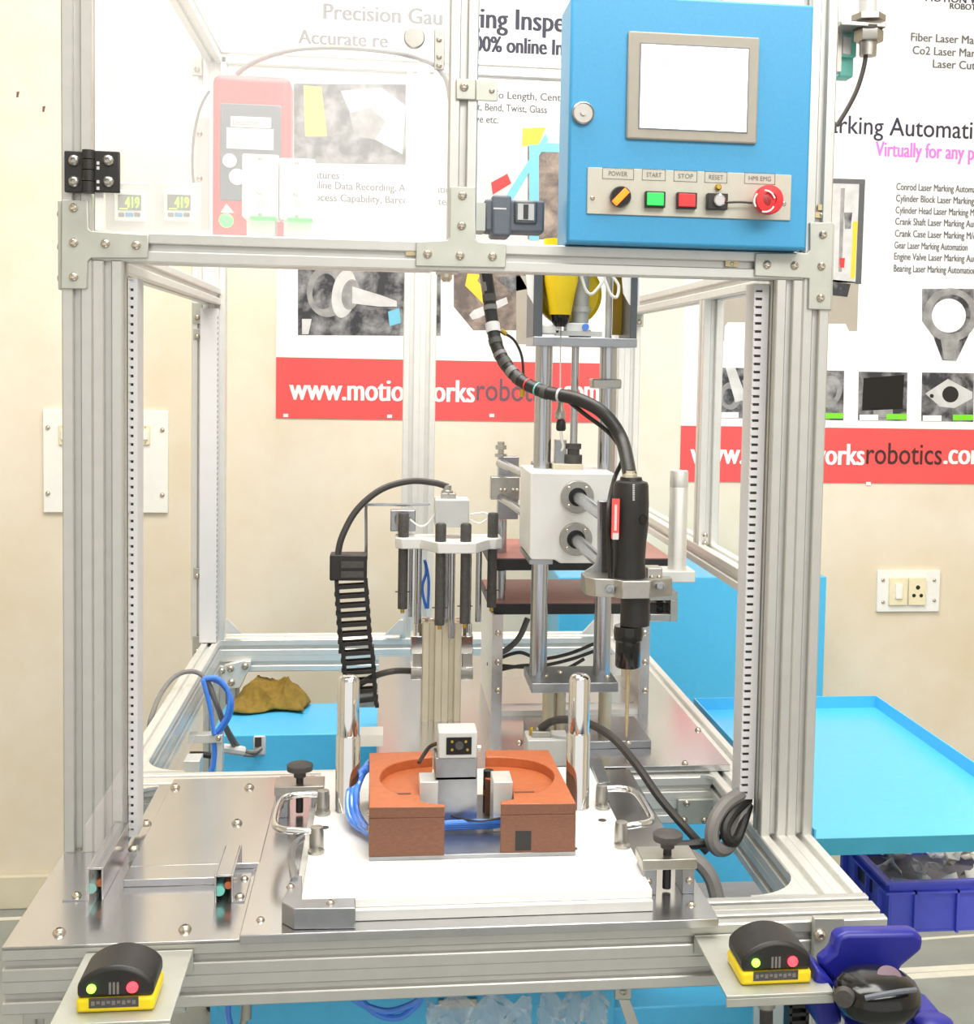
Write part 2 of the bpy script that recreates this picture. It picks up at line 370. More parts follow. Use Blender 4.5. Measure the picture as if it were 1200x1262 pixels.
# angle brackets on the far posts
def abr(a, b, Y, w=12, h=26):
    o = MB().pbox(a - w / 2, b - h / 2, a + w / 2, b + h / 2, Y - .004, .004).build('angle_bracket', PLATE, FR, .001); screw_y(o, a, b + h * .2, Y - .004, .007)
for a, b in ((243, 386), (243, 80), (243, 797)): abr(a, b, 1.40)
for b in (412, 707): abr(243, b, 1.40, 10, 14)
MB().pbox(262, 55, 280, 64, 1.39, .01).build('angle_bracket', PLATE, FR)
abr(788, 393, 1.38, 10, 20)
for b in (660, 670): screw_y(FR, 869, b, .585, .005)
MB().pbox(889, 376, 893, 420, .6, .02).build('hinge_strip', PLATE, FR)
# triangular and quarter-round gussets
def gus(c, dx, dy, r, name='corner_gusset'):
    pts = [(c[0], c[1]), (c[0] + dx * r, c[1])] + [(c[0] + dx * r * (1 - math.sin(t)) , c[1] + dy * r * (1 - math.cos(t))) for t in [math.pi / 2 * k / 8 * .98 for k in range(1, 8)]] + [(c[0], c[1] + dy * r)]
    return MB().prism(pts, 'z', T - .004, T + .001).build(name, ALUW, FR)
gus((XR - .08, -.212), -1, 1, .075); gus((XL + .04, .285), 1, -1, .05); gus((XL + .04, .365), 1, 1, .07); gus((XR - .08, .285), -1, -1, .02)
o = MB().pbox(835, 985, 893, 1016, .275, .01).build('corner_bracket', PLATE, FR, .002)
for a, b in ((846, 990), (881, 996), (868, 1011), (843, 1011)): screw_y(o, a, b, .275, .006)
MB().prism([(aY(a, b, 1.395).x, aY(a, b, 1.395).z) for a, b in ((278, 763), (281, 763), (298, 781), (278, 781))], 'y', 1.39, 1.40).build('corner_gusset', ALUW, FR)
o = MB().prism([(aY(a, b, 1.38).x, aY(a, b, 1.38).z) for a, b in ((272, 826), (276, 820), (300, 814), (309, 815), (309, 821), (296, 848), (280, 850), (272, 846))], 'y', 1.38, 1.40).build('corner_bracket', ALUW, FR, .002)
for a, b in ((273, 827), (302, 821), (285, 841), (284, 824)): screw_y(o, a, b, 1.38, .009)
o = MB().prism([(aY(a, b, 1.395).x, aY(a, b, 1.395).z) for a, b in ((474, 782), (492, 764), (497, 764), (497, 782))], 'y', 1.39, 1.40).build('corner_gusset', ALUW, FR)
o = MB().prism([(aY(a, b, 1.395).x, aY(a, b, 1.395).z) for a, b in ((716, 781), (734, 762), (742, 762), (742, 781))], 'y', 1.39, 1.40).build('corner_gusset', ALUW, FR)
# slotted wiring ducts up the inside of the posts
def duct(x0, x1, y0, y1, z0, z1, pitch, side=None):
    DARK = BLACK
    d = MB().box(x0, x1, y0 + .002, y1, z0, z1).build('wiring_duct', DUCT, FR)
    xs = x0 + (x1 - x0) * .55
    MB().box(x0 + .003, xs, y0 + .0008, y0 + .002, z0 + .01, z1 - .01).build('duct_opening', DARK, d); MB().box(xs, x1, y0, y0 + .002, z0, z1).build('duct_edge', DUCT, d)
    b = MB(); z = z0
    while z < z1:
        b.box(x0, xs, y0, y0 + .002, z, min(z + pitch * .68, z1)); z += pitch
    o = b.build('duct_finger', DUCT, d); o['kind'] = 'stuff'; return d
zr0 = aY(925, 985, .03).z; zl0 = T + .012
d = duct(XR - .104, XR - .082, .03, .075, zr0, ZB0 - .004, .0119)
d2 = duct(XL + .082, XL + .094, .03, .075, zl0, ZB0 - .02, .0119)
b = MB(); b.box(XL - .004, XL + .036, 1.36, 1.40, T + .002, ZB0 - .01); o = b.build('wiring_duct', DUCT, FR)
b = MB(); z = T + .01
while z < ZB0 - .03: b.box(XL + .036, XL + .0365, 1.362, 1.372, z, z + .006); z += .0125
o2 = b.build('duct_opening', RUBBER, o); o2['kind'] = 'stuff'

# acrylic door on its black hinge
zt = .70; dx0 = XL + .044; dx1 = mx - .022
DR = thing('acrylic_door', ((dx0 + dx1) / 2, 0, ZB1 + .002), 'large clear acrylic door over the upper left opening with round knob', 'acrylic door')
MB().box(dx0, dx1, -.001, .004, ZB1 + .0005, zt).build('pane', ACR, DR)
MB().box(dx0 + .0005, dx0 + .0115, -.0018, -.0011, ZB1 + .001, zt).build('edge_strip', WHITE, DR)
MB().lathe(aY(510, 51, -.001), (0, -1, 0), [(.006, 0), (.006, .012), (.014, .014), (.0145, .022), (.013, .024)], 24).build('knob', NICKEL, DR)
o = MB().pbox(535, 36, 548, 86, -.004, .003).build('catch_plate', NICKEL, DR, .001)
for b in (49, 70, 81): screw_y(o, 541, b, -.004, .004)
HG = thing('hinge', aY(113, 238, -.005), 'black plastic hinge with four screws on the upper left post', 'hinge')
for a, c in ((79, 106), (115.5, 147)):
    o = MB().pbox(a, 186, c, 237, -.013, .008).build('hinge_leaf', BLACK, HG, .0015)
    for b in (198, 224): screw_y(o, 91.5 if a < 100 else 133.5, b, -.013, .0078, m=NICKEL)
for b0, b1 in ((185, 196), (197, 209), (210, 223), (224, 238)):
    MB().cyl(aY(109, b0, -.014), aY(109, b1, -.014), .0082).build('hinge_knuckle', BLACK, HG)
for b0 in (199, 205, 222, 230): MB().pbox(119, b0, 122.5, b0 + 4, -.0145, .003).build('hinge_pin', CHROME, HG)

# ------------------------------------------------------------------ control panel
YH = -.035
hx0 = aY(698, 300, YH).x; hx1 = aY(994, 306, YH).x; hz0 = ZB1 + .001; hz1 = aY(855, -2, YH).z
HP = thing('control_panel', ((hx0 + hx1) / 2, YH + .06, hz0), 'blue control box with touch screen and push buttons on the upper frame', 'control panel')
MB().box(hx0 + .002, hx1 - .002, YH + .012, YH + .115, hz0, hz1 - .002).build('box_body', BLUEP, HP, .002)
MB().box(hx0, hx1, YH, YH + .011, hz0, hz1).build('box_door', BLUEP, HP, .004)
MB().lathe(aY(718, 140, YH), (0, -1, 0), [(.0155, 0), (.0155, .006), (.0135, .008), (.013, .006), (.004, .006), (.004, .0085)], 24).build('door_lock', NICKEL, HP)
def slope_rect(a, b, c, d, Y):    # upright rectangle from the photo corners (left, top-left row, right, bottom-left row)
    return fb(a, b, c, d, Y)
x0, x1, z0, z1 = fb(772, 43, 933, 175, YH)
bz = MB().box(x0, x1, YH - .006, YH, z0, z1).build('screen_bezel', BEZEL, HP, .0025)
x0, x1, z0, z1 = fb(788, 59, 919, 161, YH)
MB().box(x0 - .002, x1 + .002, YH - .0066, YH - .004, z0 - .002, z1 + .002).build('screen_frame', DGREY, bz)
MB().box(x0, x1, YH - .0075, YH - .004, z0, z1).build('touch_screen', SCRN, bz)
MB().lathe(aY(819, 80, YH - .0076), (0, -1, 0), [(.004, 0), (.004, .0002)], 10).build('screen_icon', PALE, bz)
x0, x1, z0, z1 = fb(723, 211, 974, 268, YH)
bp = MB().box(x0, x1, YH - .003, YH, z0, z1).build('button_plate', mat('satin_plate', (186, 184, 172), .2, .45, .03, 60), HP, .001)
YP = YH - .003
for a, b in ((730, 244), (966, 251)): screw_y(bp, a, b, YP, .0035)
def rrect(a, b, c, d, Y, m, par, w=.0007, dep=.0004):
    x0, x1, z0, z1 = fb(a, b, c, d, Y); B = MB()
    B.box(x0, x1, Y - dep, Y, z1 - w, z1).box(x0, x1, Y - dep, Y, z0, z0 + w).box(x0, x0 + w, Y - dep, Y, z0, z1).box(x1 - w, x1, Y - dep, Y, z0, z1)
    return B.build('label_border', m, par)
for s, a, c, b in (('POWER', 742, 781, 214), ('START', 791, 820, 215.5), ('STOP', 830, 859, 217), ('RESET', 868, 896, 218.5), ('HMI EMG', 917, 955, 220)):
    rrect(a, b - 7, c, b + 7, YP, INKG, bp); w = (c - a) * .14
    text(s, a + (8 if s == 'POWER' else 5.5), c - (8 if s == 'POWER' else 5), b + 2.8, b - 2.8, YP - .0006, INKG, bp)
o = MB().lathe(aY(764, 243, YP), (0, -1, 0), [(.0145, 0), (.0145, .008), (.013, .012), (.0125, .012)], 26).build('power_switch', BLACKG, HP)
c = aY(764, 243, YP - .012)
b = MB(); q = V((math.sin(.75), 0, math.cos(.75))); pq = V((q.z, 0, -q.x))
b.rings([[c + q * (.0125 * s1) + pq * (.0045 * s2) + V((0, -h, 0)) for s1, s2 in ((-1, -1), (1, -1), (1, 1), (-1, 1))] for h in (0, .009)]); b.build('lit_lever', LEDO, o, .001)
for a, b_, m_, nm in ((808, 245.5, GREEN, 'start_button'), (847, 247, REDB, 'stop_button')):
    o = MB().pbox(a - 12.5, b_ - 10, a + 12, b_ + 10, YP - .010, .010).build(nm, BLACK, HP, .001)
    MB().pbox(a - 10.5, b_ - 8.3, a + 10, b_ + 7.5, YP - .0125, .004).build('button_cap', m_, o, .0008)
o = MB().pbox(872, 238, 897, 258, YP - .012, .012).build('reset_key_switch', BLACK, HP, .001)
MB().lathe(aY(886, 247, YP - .012), (0, -1, 0), [(.0085, 0), (.0085, .004), (.007, .005), (.007, .003), (.002, .003)], 18).build('key_barrel', CHROME, o)
MB().lathe(aY(884.5, 231, YP), (0, -1, 0), [(.0045, 0), (.0045, .004), (.003, .006)], 14).build('indicator_lamp', BRASS, HP)
o = MB().lathe(aY(940, 249, YP), (0, -1, 0), [(.013, 0), (.013, .012), (.0165, .016), (.0205, .022), (.0205, .030), (.019, .033), (.010, .034), (.009, .031), (.002, .031)], 28).build('emergency_stop', RED, HP)
c = aY(942, 248, YP - .0335)
b = MB()
for t0 in (.3, 2.4, 4.5):
    b.tube([c + V((math.cos(t) * .0148, -.0006, math.sin(t) * .0148)) for t in (t0, t0 + .45, t0 + .9, t0 + 1.3)], .0012, 6, 3)
b.build('arrow_ring', WHITE, o)
MB().lathe(aY(942, 248, YP - .0312), (0, -1, 0), [(.0088, 0), (.0088, .0012), (.006, .002)], 18).build('centre_cap', mat('dark_red', (150, 26, 30), 0, .4, .05, 40), o)
MB().tube([aY(895, 249.5, YP - .012), aY(912, 249, YP - .011), aY(927, 250, YP - .012)], .0016, 6, 3).build('key_tether', RUBBERD, HP)

# ------------------------------------------------------------------ things on the instrument shelf behind the beam
SZ = ZB1 - .012
MB_ = MB().box(XL + .045, mx - .03, .045, .42, SZ - .004, SZ)
sh = MB_.build('instrument_shelf', ALUW); tag(sh, 'thin aluminium shelf behind the upper beam carrying the instruments', 'shelf')
def display(a, c, b0, b1, label):
    Y = .10; t = thing('pressure_display', aY((a + c) / 2, b1, Y), label, 'pressure display', 'green lit pressure displays'); t.location.z = SZ; ORG[t.name] = V(t.location)
    x0, x1, z0, z1 = fb(a, b0, c, b1, Y)
    MB().box(x0, x1, Y, Y + .003, SZ, z1).build('mounting_plate', ALUW, t, .001)
    w = (c - a); m0 = (a + c) / 2 + 1; u = w / 57.
    cs = MB().pbox(m0 - 19 * u, b0 + 9, m0 + 19 * u, b0 + 47, Y - .012, .012).build('display_case', WHITE, t, .002)
    lc = MB().pbox(m0 - 14 * u, b0 + 15, m0 + 15 * u, b0 + 34, Y - .0135, .003).build('display_window', LCD, cs)
    text('419', m0 - 5 * u, m0 + 13 * u, b0 + 31, b0 + 18, Y - .0142, DIGIT, lc, .012, 'digits')
    MB().pbox(m0 - 12 * u, b0 + 31.5, m0 - 2 * u, b0 + 32.6, Y - .0142, .0005).build('digit_bar', DIGIT, lc)
    for k, m_ in ((-10, RUBBER), (0, BLUEP), (10, RUBBER)):
        x_ = m0 + k * u; MB().pbox(x_ - 3.6 * u - (1 if k == 0 else 0), b0 + 37, x_ + 3.6 * u + (1 if k == 0 else 0), b0 + 42, Y - .0145, .004).build('key', m_, cs, .0008)
display(130, 186, 225, 284, 'square pressure display with green digits next to the black hinge')
display(191, 247, 225, 284, 'square pressure display with green digits next to the red controller')
# red controller
Y = .32; x0, x1, z0, z1 = fb(261, 92, 358, 285, Y)
RC = thing('screwdriver_controller', ((x0 + x1) / 2, Y + .04, SZ), 'red handheld-style controller with dark keypad behind the acrylic door', 'controller')
MB().box(x0, x1, Y, Y + .07, SZ, z1).build('casing', REDC, RC, .012)
o = MB().pbox(271, 128, 346, 248, Y - .003, .004).build('keypad', SLATE, RC, .002)
MB().pbox(279, 158, 337, 184, Y - .0045, .003).build('display', PALE, o)
MB().pbox(284, 144, 334, 157, Y - .0045, .003).build('name_strip', WHITE, o); text('Desoutter', 287, 319, 154, 148, Y - .005, REDC, o)
MB().lathe(aY(283, 198, Y - .003), (0, -1, 0), [(.011, 0), (.011, .002)], 20).build('key', WHITE, o)
MB().lathe(aY(292, 218, Y - .003), (0, -1, 0), [(.013, 0), (.011, .003)], 20).build('key', WHITE, o)
MB().lathe(aY(279, 272, Y), (0, -1, 0), [(.011, 0), (.011, .006), (.007, .010)], 20).build('green_lamp', LAMPG, RC)
b = MB(); pts = [(.012, .0), (-.009, -.0), (0, .014)]
p = aY(279, 262, Y - .0015); b.rings([[p + V((u_, y_, w_)) for u_, w_ in pts] for y_ in (0, .002)]); b.build('arrow_mark', WHITE, RC)
# terminal boxes
def termbox(a, c, b0, b1, label):
    Y = .14; t = thing('safety_module', aY((a + c) / 2, b1, Y), label, 'relay module', 'white relay modules'); t.location.z = SZ; ORG[t.name] = V(t.location)
    MB().pbox(a, b0, c, b1 - 16, Y, .06).build('housing', WHITE, t, .003); x0, x1, z0, z1 = fb(a + 5, b1 - 17, c - 5, b1, Y)
    MB().box(x0, x1, Y + .01, Y + .05, SZ, z1).build('foot', DUCT, t)
    m0 = (a + c) / 2
    for bb in (b0 + 6, b1 - 20): screw_y(t, m0, bb, Y, .003)
    text('NC', m0 - 4, m0 + 4, b1 - 43, b1 - 48, Y - .0006, INKG, t)
    MB().lathe(aY(m0, b1 - 34, Y), (0, -1, 0), [(.0065, 0), (.0065, .001)], 16).build('dot', mat('pale_pink_dot', (226, 196, 204), 0, .5, .02, 30), t)
    MB().pbox(a + 10, b1 - 17, c - 3, b1 - 13.5, Y - .008, .02).build('terminal_strip', GREEN, t, .001)
termbox(298, 343, 190, 284, 'white relay module in front of the red controller')
termbox(344, 388, 195, 286, 'white relay module right of its twin, beside the poster picture')
pl = MB().pbox(240, 145, 258, 284, .36, .004); o = pl.build('panel_strip', ALUW); tag(o, 'narrow aluminium strip with two screws left of the red controller', 'strip')
o.location.z += 0
for b in (165, 220): screw_y(o, 246, b, .36, .005)
o = MB().tube([aY(291, 92, .34), aY(310, 78, .34), aY(345, 65, .34), aY(385, 59, .36), aY(440, 60, .38), aY(500, 68, .40), aY(540, 85, .41), aY(555, 130, .41), aY(558, 284, .40)], .004, 8).build('controller_cable', RUBBER); tag(o, 'grey cable arching from the top of the red controller', 'cable')
o = MB().tube([aY(258, 112, .33), aY(248, 130, .33), aY(240, 160, .33), aY(237, 200, .33), aY(240, 240, .33), aY(246, 283, .33)], .0022, 7).build('thin_cable', RUBBER); tag(o, 'thin grey wire hanging left of the red controller', 'cable')
# smart camera
t = thing('code_reader', aY(640, 292, .07), 'slate grey code reader mounted beside the middle post', 'code reader')
MB().pbox(597, 246, 671, 286, .06, .05).build('body', SLATE, t, .004)
MB().pbox(606, 240, 630, 291, .055, .06).build('clamp', SLATE, t, .004)
w_ = MB().pbox(634, 247, 662, 275, .054, .01).build('window_frame', DGREY, t, .003); MB().pbox(638, 251, 658, 271, .052, .004).build('window', PALE, w_); MB().pbox(645, 252, 651, 270, .051, .003).build('lens_slit', RUBBERD, w_)
MB().pbox(608, 256, 624, 258, .0545, .001).build('print', PALE, t); MB().pbox(585, 250, 598, 284, .04, .06).build('bracket', PLATE, t)

# ------------------------------------------------------------------ posters on the wall
YW = WY - .003
def poster(name, poly_or, label):
    return None
def wpoly(par, pts, m, name, lift=.0006, Y=None):
    Y0 = (Y if Y else YW) - lift
    return MB().prism([(aY(a, b, Y0).x, aY(a, b, Y0).z) for a, b in pts], 'y', Y0, Y0 + .0005).build(name, m, par, smooth=False)
def wdisc(par, a, b, r, m, name, lift, ry=None, rot=0):
    ry = ry or r; n = 28
    return wpoly(par, [(a + r * math.cos(2 * math.pi * k / n) * math.cos(rot) - ry * math.sin(2 * math.pi * k / n) * math.sin(rot), b + r * math.cos(2 * math.pi * k / n) * math.sin(rot) + ry * math.sin(2 * math.pi * k / n) * math.cos(rot)) for k in range(n)], m, name, lift)
x0 = aY(340, 480, YW).x; x1 = aY(744, 480, YW).x; z0 = aY(540, 518, YW).z
P1 = thing('inspection_poster', ((x0 + x1) / 2, YW, z0), 'white poster with red web address strip left of the slide column', 'poster')
MB().box(x0, x1, YW, YW + .0015, z0, 1.35).build('sheet', PAPER, P1)
MB().box(x0, x1, YW - .0005, YW, z0, aY(540, 444, YW).z).build('red_strip', REDP, P1)
def url(par, a, b, c, d, base, top, ink2, nm):
    text('www.motionworks', a, b, base, top, YW - .0016, PAPER, par, .022, nm); text('robotics', b + 2, c, base, top, YW - .0016, ink2, par, .004, nm); text('.com', c + 2, d, base, top, YW - .0016, PAPER, par, .022, nm)
url(P1, 356, 585, 686, 738, 494, 467, INKN, 'web_address')
for a, b in ((480, 513), (606, 512), (352, 512)): wpoly(P1, [(a - 3, b - 2), (a + 3, b - 2), (a + 3, b + 2), (a - 3, b + 2)], PAPER, 'eyelet', .001)
L1 = YW - .001
text('Precision Gau', 398, 545, 27, 8, L1, INKG, P1, .02); text('ging Inspection', 577, 756, 38, 13, L1, INKD, P1, .02)
text('Accurate re', 367, 478, 56, 39, L1, INKG, P1, .02); text('100% online Inspection', 577, 762, 67, 48, L1, INKD, P1, .028)
wpoly(P1, [(350, 83), (740, 94), (740, 95.4), (350, 84.4)], INKD, 'rule')
for s, a, c, b in (('To Length, Center', 606, 702, 123), ('Run out, Bend, Twist, Glass', 558, 674, 137), ('Valve etc.', 572, 614, 151)): text(s, a, c, b, b - 9, L1, INKG, P1, .014)
for s, a, c, b in (('Features :', 377, 424, 220), ('Online Data Recording, Authentication', 377, 560, 235), ('Process Capability, Barcode Content', 377, 560, 250)): text(s, a, c, b, b - 9, L1, INKG, P1, .014)
pc = wpoly(P1, [(362, 103), (500, 104), (500, 203), (362, 201)], PHOTO, 'picture'); wpoly(pc, [(374, 105), (396, 107), (403, 168), (376, 168)], YINK, 'yellow_patch', .0012)
pc2 = wpoly(pc, [(420, 112), (470, 108), (500, 130), (496, 190), (440, 160)], PALE, 'pale_patch', .0012); wpoly(pc, [(430, 140), (456, 132), (476, 150), (462, 172), (438, 168)], PHOTOL, 'grey_patch', .0018)
pc = wpoly(P1, [(367, 330), (543, 332), (543, 414), (367, 413)], PHOTO, 'picture')
wdisc(pc, 405, 358, 27, PHOTOL, 'crank_web', .0012, 33, .15); wdisc(pc, 400, 359, 15, PHOTO, 'crank_bore', .0018, 22, .15); wdisc(pc, 424, 362, 15, PALE, 'crank_disc', .0022, 30, .15); wdisc(pc, 432, 363, 11, PHOTOL, 'crank_gear', .0026, 19, .15)
wpoly(pc, [(434, 353), (470, 364), (489, 371), (489, 378), (468, 378), (434, 374)], PALE, 'crank_nose', .003)
wpoly(pc, [(372, 393), (384, 393), (380, 412), (372, 412)], PALE, 'pale_patch', .0012); wpoly(pc, [(478, 384), (492, 380), (494, 398), (480, 402)], BINK, 'blue_patch', .0012)
pc = wpoly(P1, [(559, 334), (664, 336), (664, 407), (583, 407), (559, 378)], PHOTOB, 'picture'); wpoly(pc, [(576, 337), (592, 338), (588, 346), (602, 360), (597, 376), (573, 352)], YINK, 'yellow_patch', .0012)
wpoly(pc, [(578, 388), (584, 382), (624, 366), (626, 374), (590, 392), (582, 394)], PALE, 'shaft', .0012); wpoly(pc, [(610, 342), (640, 338), (650, 356), (630, 360)], PHOTO, 'dark_patch', .0012)
pc = wpoly(P1, [(587, 150), (700, 152), (700, 300), (587, 298)], PALE, 'picture')
wpoly(pc, [(644, 158), (672, 157), (664, 178), (643, 180)], YINK, 'yellow_patch', .0012); wpoly(pc, [(605, 225), (625, 214), (630, 226), (607, 240)], REDC, 'red_patch', .0012)
wpoly(pc, [(618, 250), (672, 165), (676, 172), (626, 256)], BINK, 'blue_bar', .0018); wpoly(pc, [(650, 180), (690, 180), (690, 295), (650, 295)], PHOTOB, 'brown_patch', .0009); wpoly(pc, [(652, 178), (664, 178), (664, 296), (652, 296)], BINK, 'blue_bar', .0015)
wpoly(pc, [(664, 176), (700, 177), (700, 188), (664, 187)], BINK, 'blue_bar', .0016)
wpoly(P1, [(636, 340), (668, 340), (668, 424), (636, 424)], PHOTOT, 'tan_patch', .0012); wpoly(P1, [(754, 338), (744, 338), (744, 414), (754, 414)], YINK, 'yellow_patch', .0012) if False else None
# right-hand poster
x0 = aY(838, 560, YW).x; x1 = aY(1268, 560, YW).x; z0 = aY(1020, 595, YW).z; zr = aY(1020, 527, YW).z
P2 = thing('marking_poster', ((x0 + x1) / 2, YW, z0), 'white laser marking poster with red web address strip on the right', 'poster')
MB().box(x0, x1, YW, YW + .0015, z0, 1.3).build('sheet', PAPER, P2); MB().box(x0, x1, YW - .0005, YW, z0, zr).build('red_strip', REDP, P2)
url(P2, 850, 1065, 1160, 1216, 572, 546, INKB, 'web_address')
wpoly(P2, [(1067, 594), (1073, 594), (1073, 598), (1067, 598)], PAPER, 'eyelet', .001)
text('MOTION WORKS', 1140, 1240, 4, -5, L1, INKD, P2, .01); text('ROBOTICS', 1170, 1216, 12, 5, L1, INKD, P2, .014)
for s, a, c, b in (('Fiber Laser Marking', 1122, 1226, 53), ('Co2 Laser Marking', 1124, 1222, 69), ('Laser Cutting', 1149, 1221, 85)): text(s, a, c, b, b - 10, L1, INKG, P2, .01)
text('Laser Marking Automation', 932, 1226, 166, 144, L1, INKD, P2, .004); text('Virtually for any part', 1078, 1220, 195, 177, L1, PINK, P2, .02)
for i, (s, c) in enumerate((('Conrod Laser Marking Automation', 1214), ('Cylinder Block Laser Marking M/c', 1214), ('Cylinder Head Laser Marking M/c', 1206), ('Crank Shaft Laser Marking Automation', 1228), ('Crank Case Laser Marking M/c', 1202), ('Gear Laser Marking Automation', 1192), ('Engine Valve Laser Marking Automation', 1228), ('Bearing Laser Marking Automation', 1202))):
    bl = 236 + i * 14.3; text(s, 1104 - i * .45, c, bl, bl - 8.5, L1, INKG, P2, .012)
pc = wpoly(P2, [(1000, 219), (1065, 221), (1060, 349), (1000, 347)], PALE, 'machine_picture')
wpoly(pc, [(1059, 221), (1066, 221), (1061, 350), (1054, 350)], DGREY, 'frame_bar', .0012); wpoly(pc, [(1000, 219), (1066, 221), (1066, 227), (1000, 225)], INKG, 'frame_bar', .0014); wpoly(pc, [(1051, 273), (1057, 273), (1053, 343), (1048, 343)], YINK, 'yellow_bar', .0012)
wpoly(pc, [(1036, 232), (1041, 232), (1037, 335), (1033, 335)], PHOTOL, 'post', .0012); wpoly(pc, [(1040, 262), (1050, 262), (1048, 282), (1041, 282)], PHOTO, 'detail', .0013); wpoly(pc, [(1034, 318), (1041, 318), (1040, 330), (1035, 330)], REDC, 'detail', .0014)
pc = wpoly(P2, [(886, 330), (1058, 348), (1056, 408), (1046, 408), (1042, 399), (897, 397), (886, 410)], PHOTOT, 'machine_base_picture'); wpoly(pc, [(1026, 347), (1048, 350), (1044, 366), (1026, 364)], PHOTO, 'dark_print_patch', .0012)  # darker area printed in the machine picture
# connecting-rod picture
pc = wpoly(P2, [(1136, 356), (1200, 356), (1200, 395), (1193, 414), (1178, 445), (1161, 444), (1150, 415), (1136, 396)], PHOTO, 'rod_picture')
wdisc(pc, 1171, 388, 33, PHOTOL, 'rod_ring', .0012); wdisc(pc, 1172, 387, 24, PHOTO, 'rod_bore_edge', .0018); wdisc(pc, 1169, 389, 21, PAPER, 'rod_bore', .0022)
wpoly(pc, [(1158, 412), (1184, 414), (1174, 444), (1163, 443)], PHOTOL, 'rod_shank', .0015)
def mini(a, c, b0, b1, kind):
    pc = wpoly(P2, [(a, b0), (c, b0 + 1), (c - 1, b1 + 1), (a - 1, b1)], PHOTO, 'picture'); m0 = (a + c) / 2; mb = (b0 + b1) / 2
    if kind == 0:
        wdisc(pc, a + 14, mb + 4, 13, PHOTOL, 'part_shape', .0012, 17); wdisc(pc, a + 12, mb + 5, 7, PHOTO, 'part_shape', .0016, 10); wpoly(pc, [(a + 8, b0), (a + 20, b0), (a + 34, mb + 8), (a + 20, mb + 12)], PALE, 'part_shape', .002)
        wpoly(pc, [(a + 28, b0 + 16), (a + 52, b0 + 4), (a + 52, b0 + 9), (a + 30, b0 + 22)], PHOTOL, 'part_shape', .0022)
    if kind == 1: wdisc(pc, m0 + 5, mb - 4, 16, PHOTOL, 'part_shape', .0012, 20, .3); wdisc(pc, m0 + 5, mb - 4, 10, PHOTO, 'part_shape', .0018, 13, .3)
    if kind == 2: wpoly(pc, [(a + 6, b0 + 8), (c - 4, b0 + 4), (c - 6, b1 - 14), (a + 4, b1 - 12)], BLACKG, 'part_shape', .0012); wpoly(pc, [(m0 - 12, b1 - 14), (m0 + 12, b1 - 14), (m0 + 12, b1 - 4), (m0 - 12, b1 - 4)], PHOTOL, 'part_shape', .0012)
    if kind == 3:
        wpoly(pc, [(a + 4, mb - 4), (m0, b0 + 8), (c - 2, mb - 6), (c - 2, mb + 2), (m0 + 8, mb + 14), (m0 - 10, mb + 12)], PALE, 'part_shape', .0012); wdisc(pc, m0 + 3, mb - 3, 10, BLACK, 'part_shape', .0018); wdisc(pc, a + 12, mb - 1, 2.5, BLACK, 'part_shape', .0018)
    wpoly(pc, [(a + 1, b1 - 7), (a + 24, b1 - 7), (a + 24, b1), (a + 1, b1)], PAPER, 'caption_strip', .0024); wpoly(pc, [(c - 26, b1 - 8), (c - 1, b1 - 8), (c - 1, b1 - 1), (c - 26, b1 - 1)], GREENI, 'caption_strip', .0024)
mini(886, 945, 453, 515, 0); mini(992, 1040, 456, 517, 1); mini(1058, 1118, 458, 518, 2); mini(1136, 1200, 459, 519, 3)

# switch boards on the wall
YB = WY - .012
SB = thing('switch_board', aY(130, 632, YB), 'large white wall switch board behind the left post', 'switch board')
MB().pbox(53, 505, 207, 632, YB, .012).build('board', BOARD, SB, .002)
for a, b in ((59, 527), (200, 530), (59, 608), (200, 610)): screw_y(SB, a, b, YB, .007)
def switch(par, a, b, Y, tall=24):
    o = MB().pbox(a - 5.5, b - tall / 2, a + 5.5, b + tall / 2, Y - .008, .008).build('switch', CREAM, par, .001); MB().pbox(a - 3, b - 6, a + 3, b + 6, Y - .014, .008).build('rocker', WHITE, o, .001)
    for k in (-1, 1): screw_y(o, a, b + k * (tall / 2 - 2.5), Y - .008, .003)
switch(SB, 167, 536, YB); switch(SB, 179, 536, YB); switch(SB, 78, 536, YB)
SK = thing('socket_plate', aY(1119, 754, YB), 'white wall plate with a cream switch and power socket at the right', 'wall socket')
MB().pbox(1081, 703, 1158, 754, YB, .012).build('plate', BOARD, SK, .002)
for a, b in ((1088, 715), (1151, 715), (1088, 742), (1151, 740)): screw_y(SK, a, b, YB, .006)
o = MB().pbox(1096, 712, 1118, 746, YB - .01, .01).build('switch', CREAM, SK, .0015); MB().pbox(1104, 720, 1112, 738, YB - .018, .01).build('rocker', WHITE, o, .001)
o = MB().pbox(1120, 712, 1141, 746, YB - .01, .01).build('socket', CREAM, SK, .0015)
for a, b, r in ((1131, 724, .007), (1126, 734, .006), (1135, 734, .006)): MB().lathe(aY(a, b, YB - .0102), (0, -1, 0), [(r, 0), (r, .0006)], 12).build('socket_hole', BLACK, o)
# paint chips on the wall
for a, b in ((22, 117), (54, 135)):
    o = wpoly(wall, [(a - 1.5, b - 4), (a + 2, b - 4.5), (a + .5, b + 3), (a - 2, b + 3)], BROWN, 'paint_chip', .0005, WY) if wall.name in ORG else None

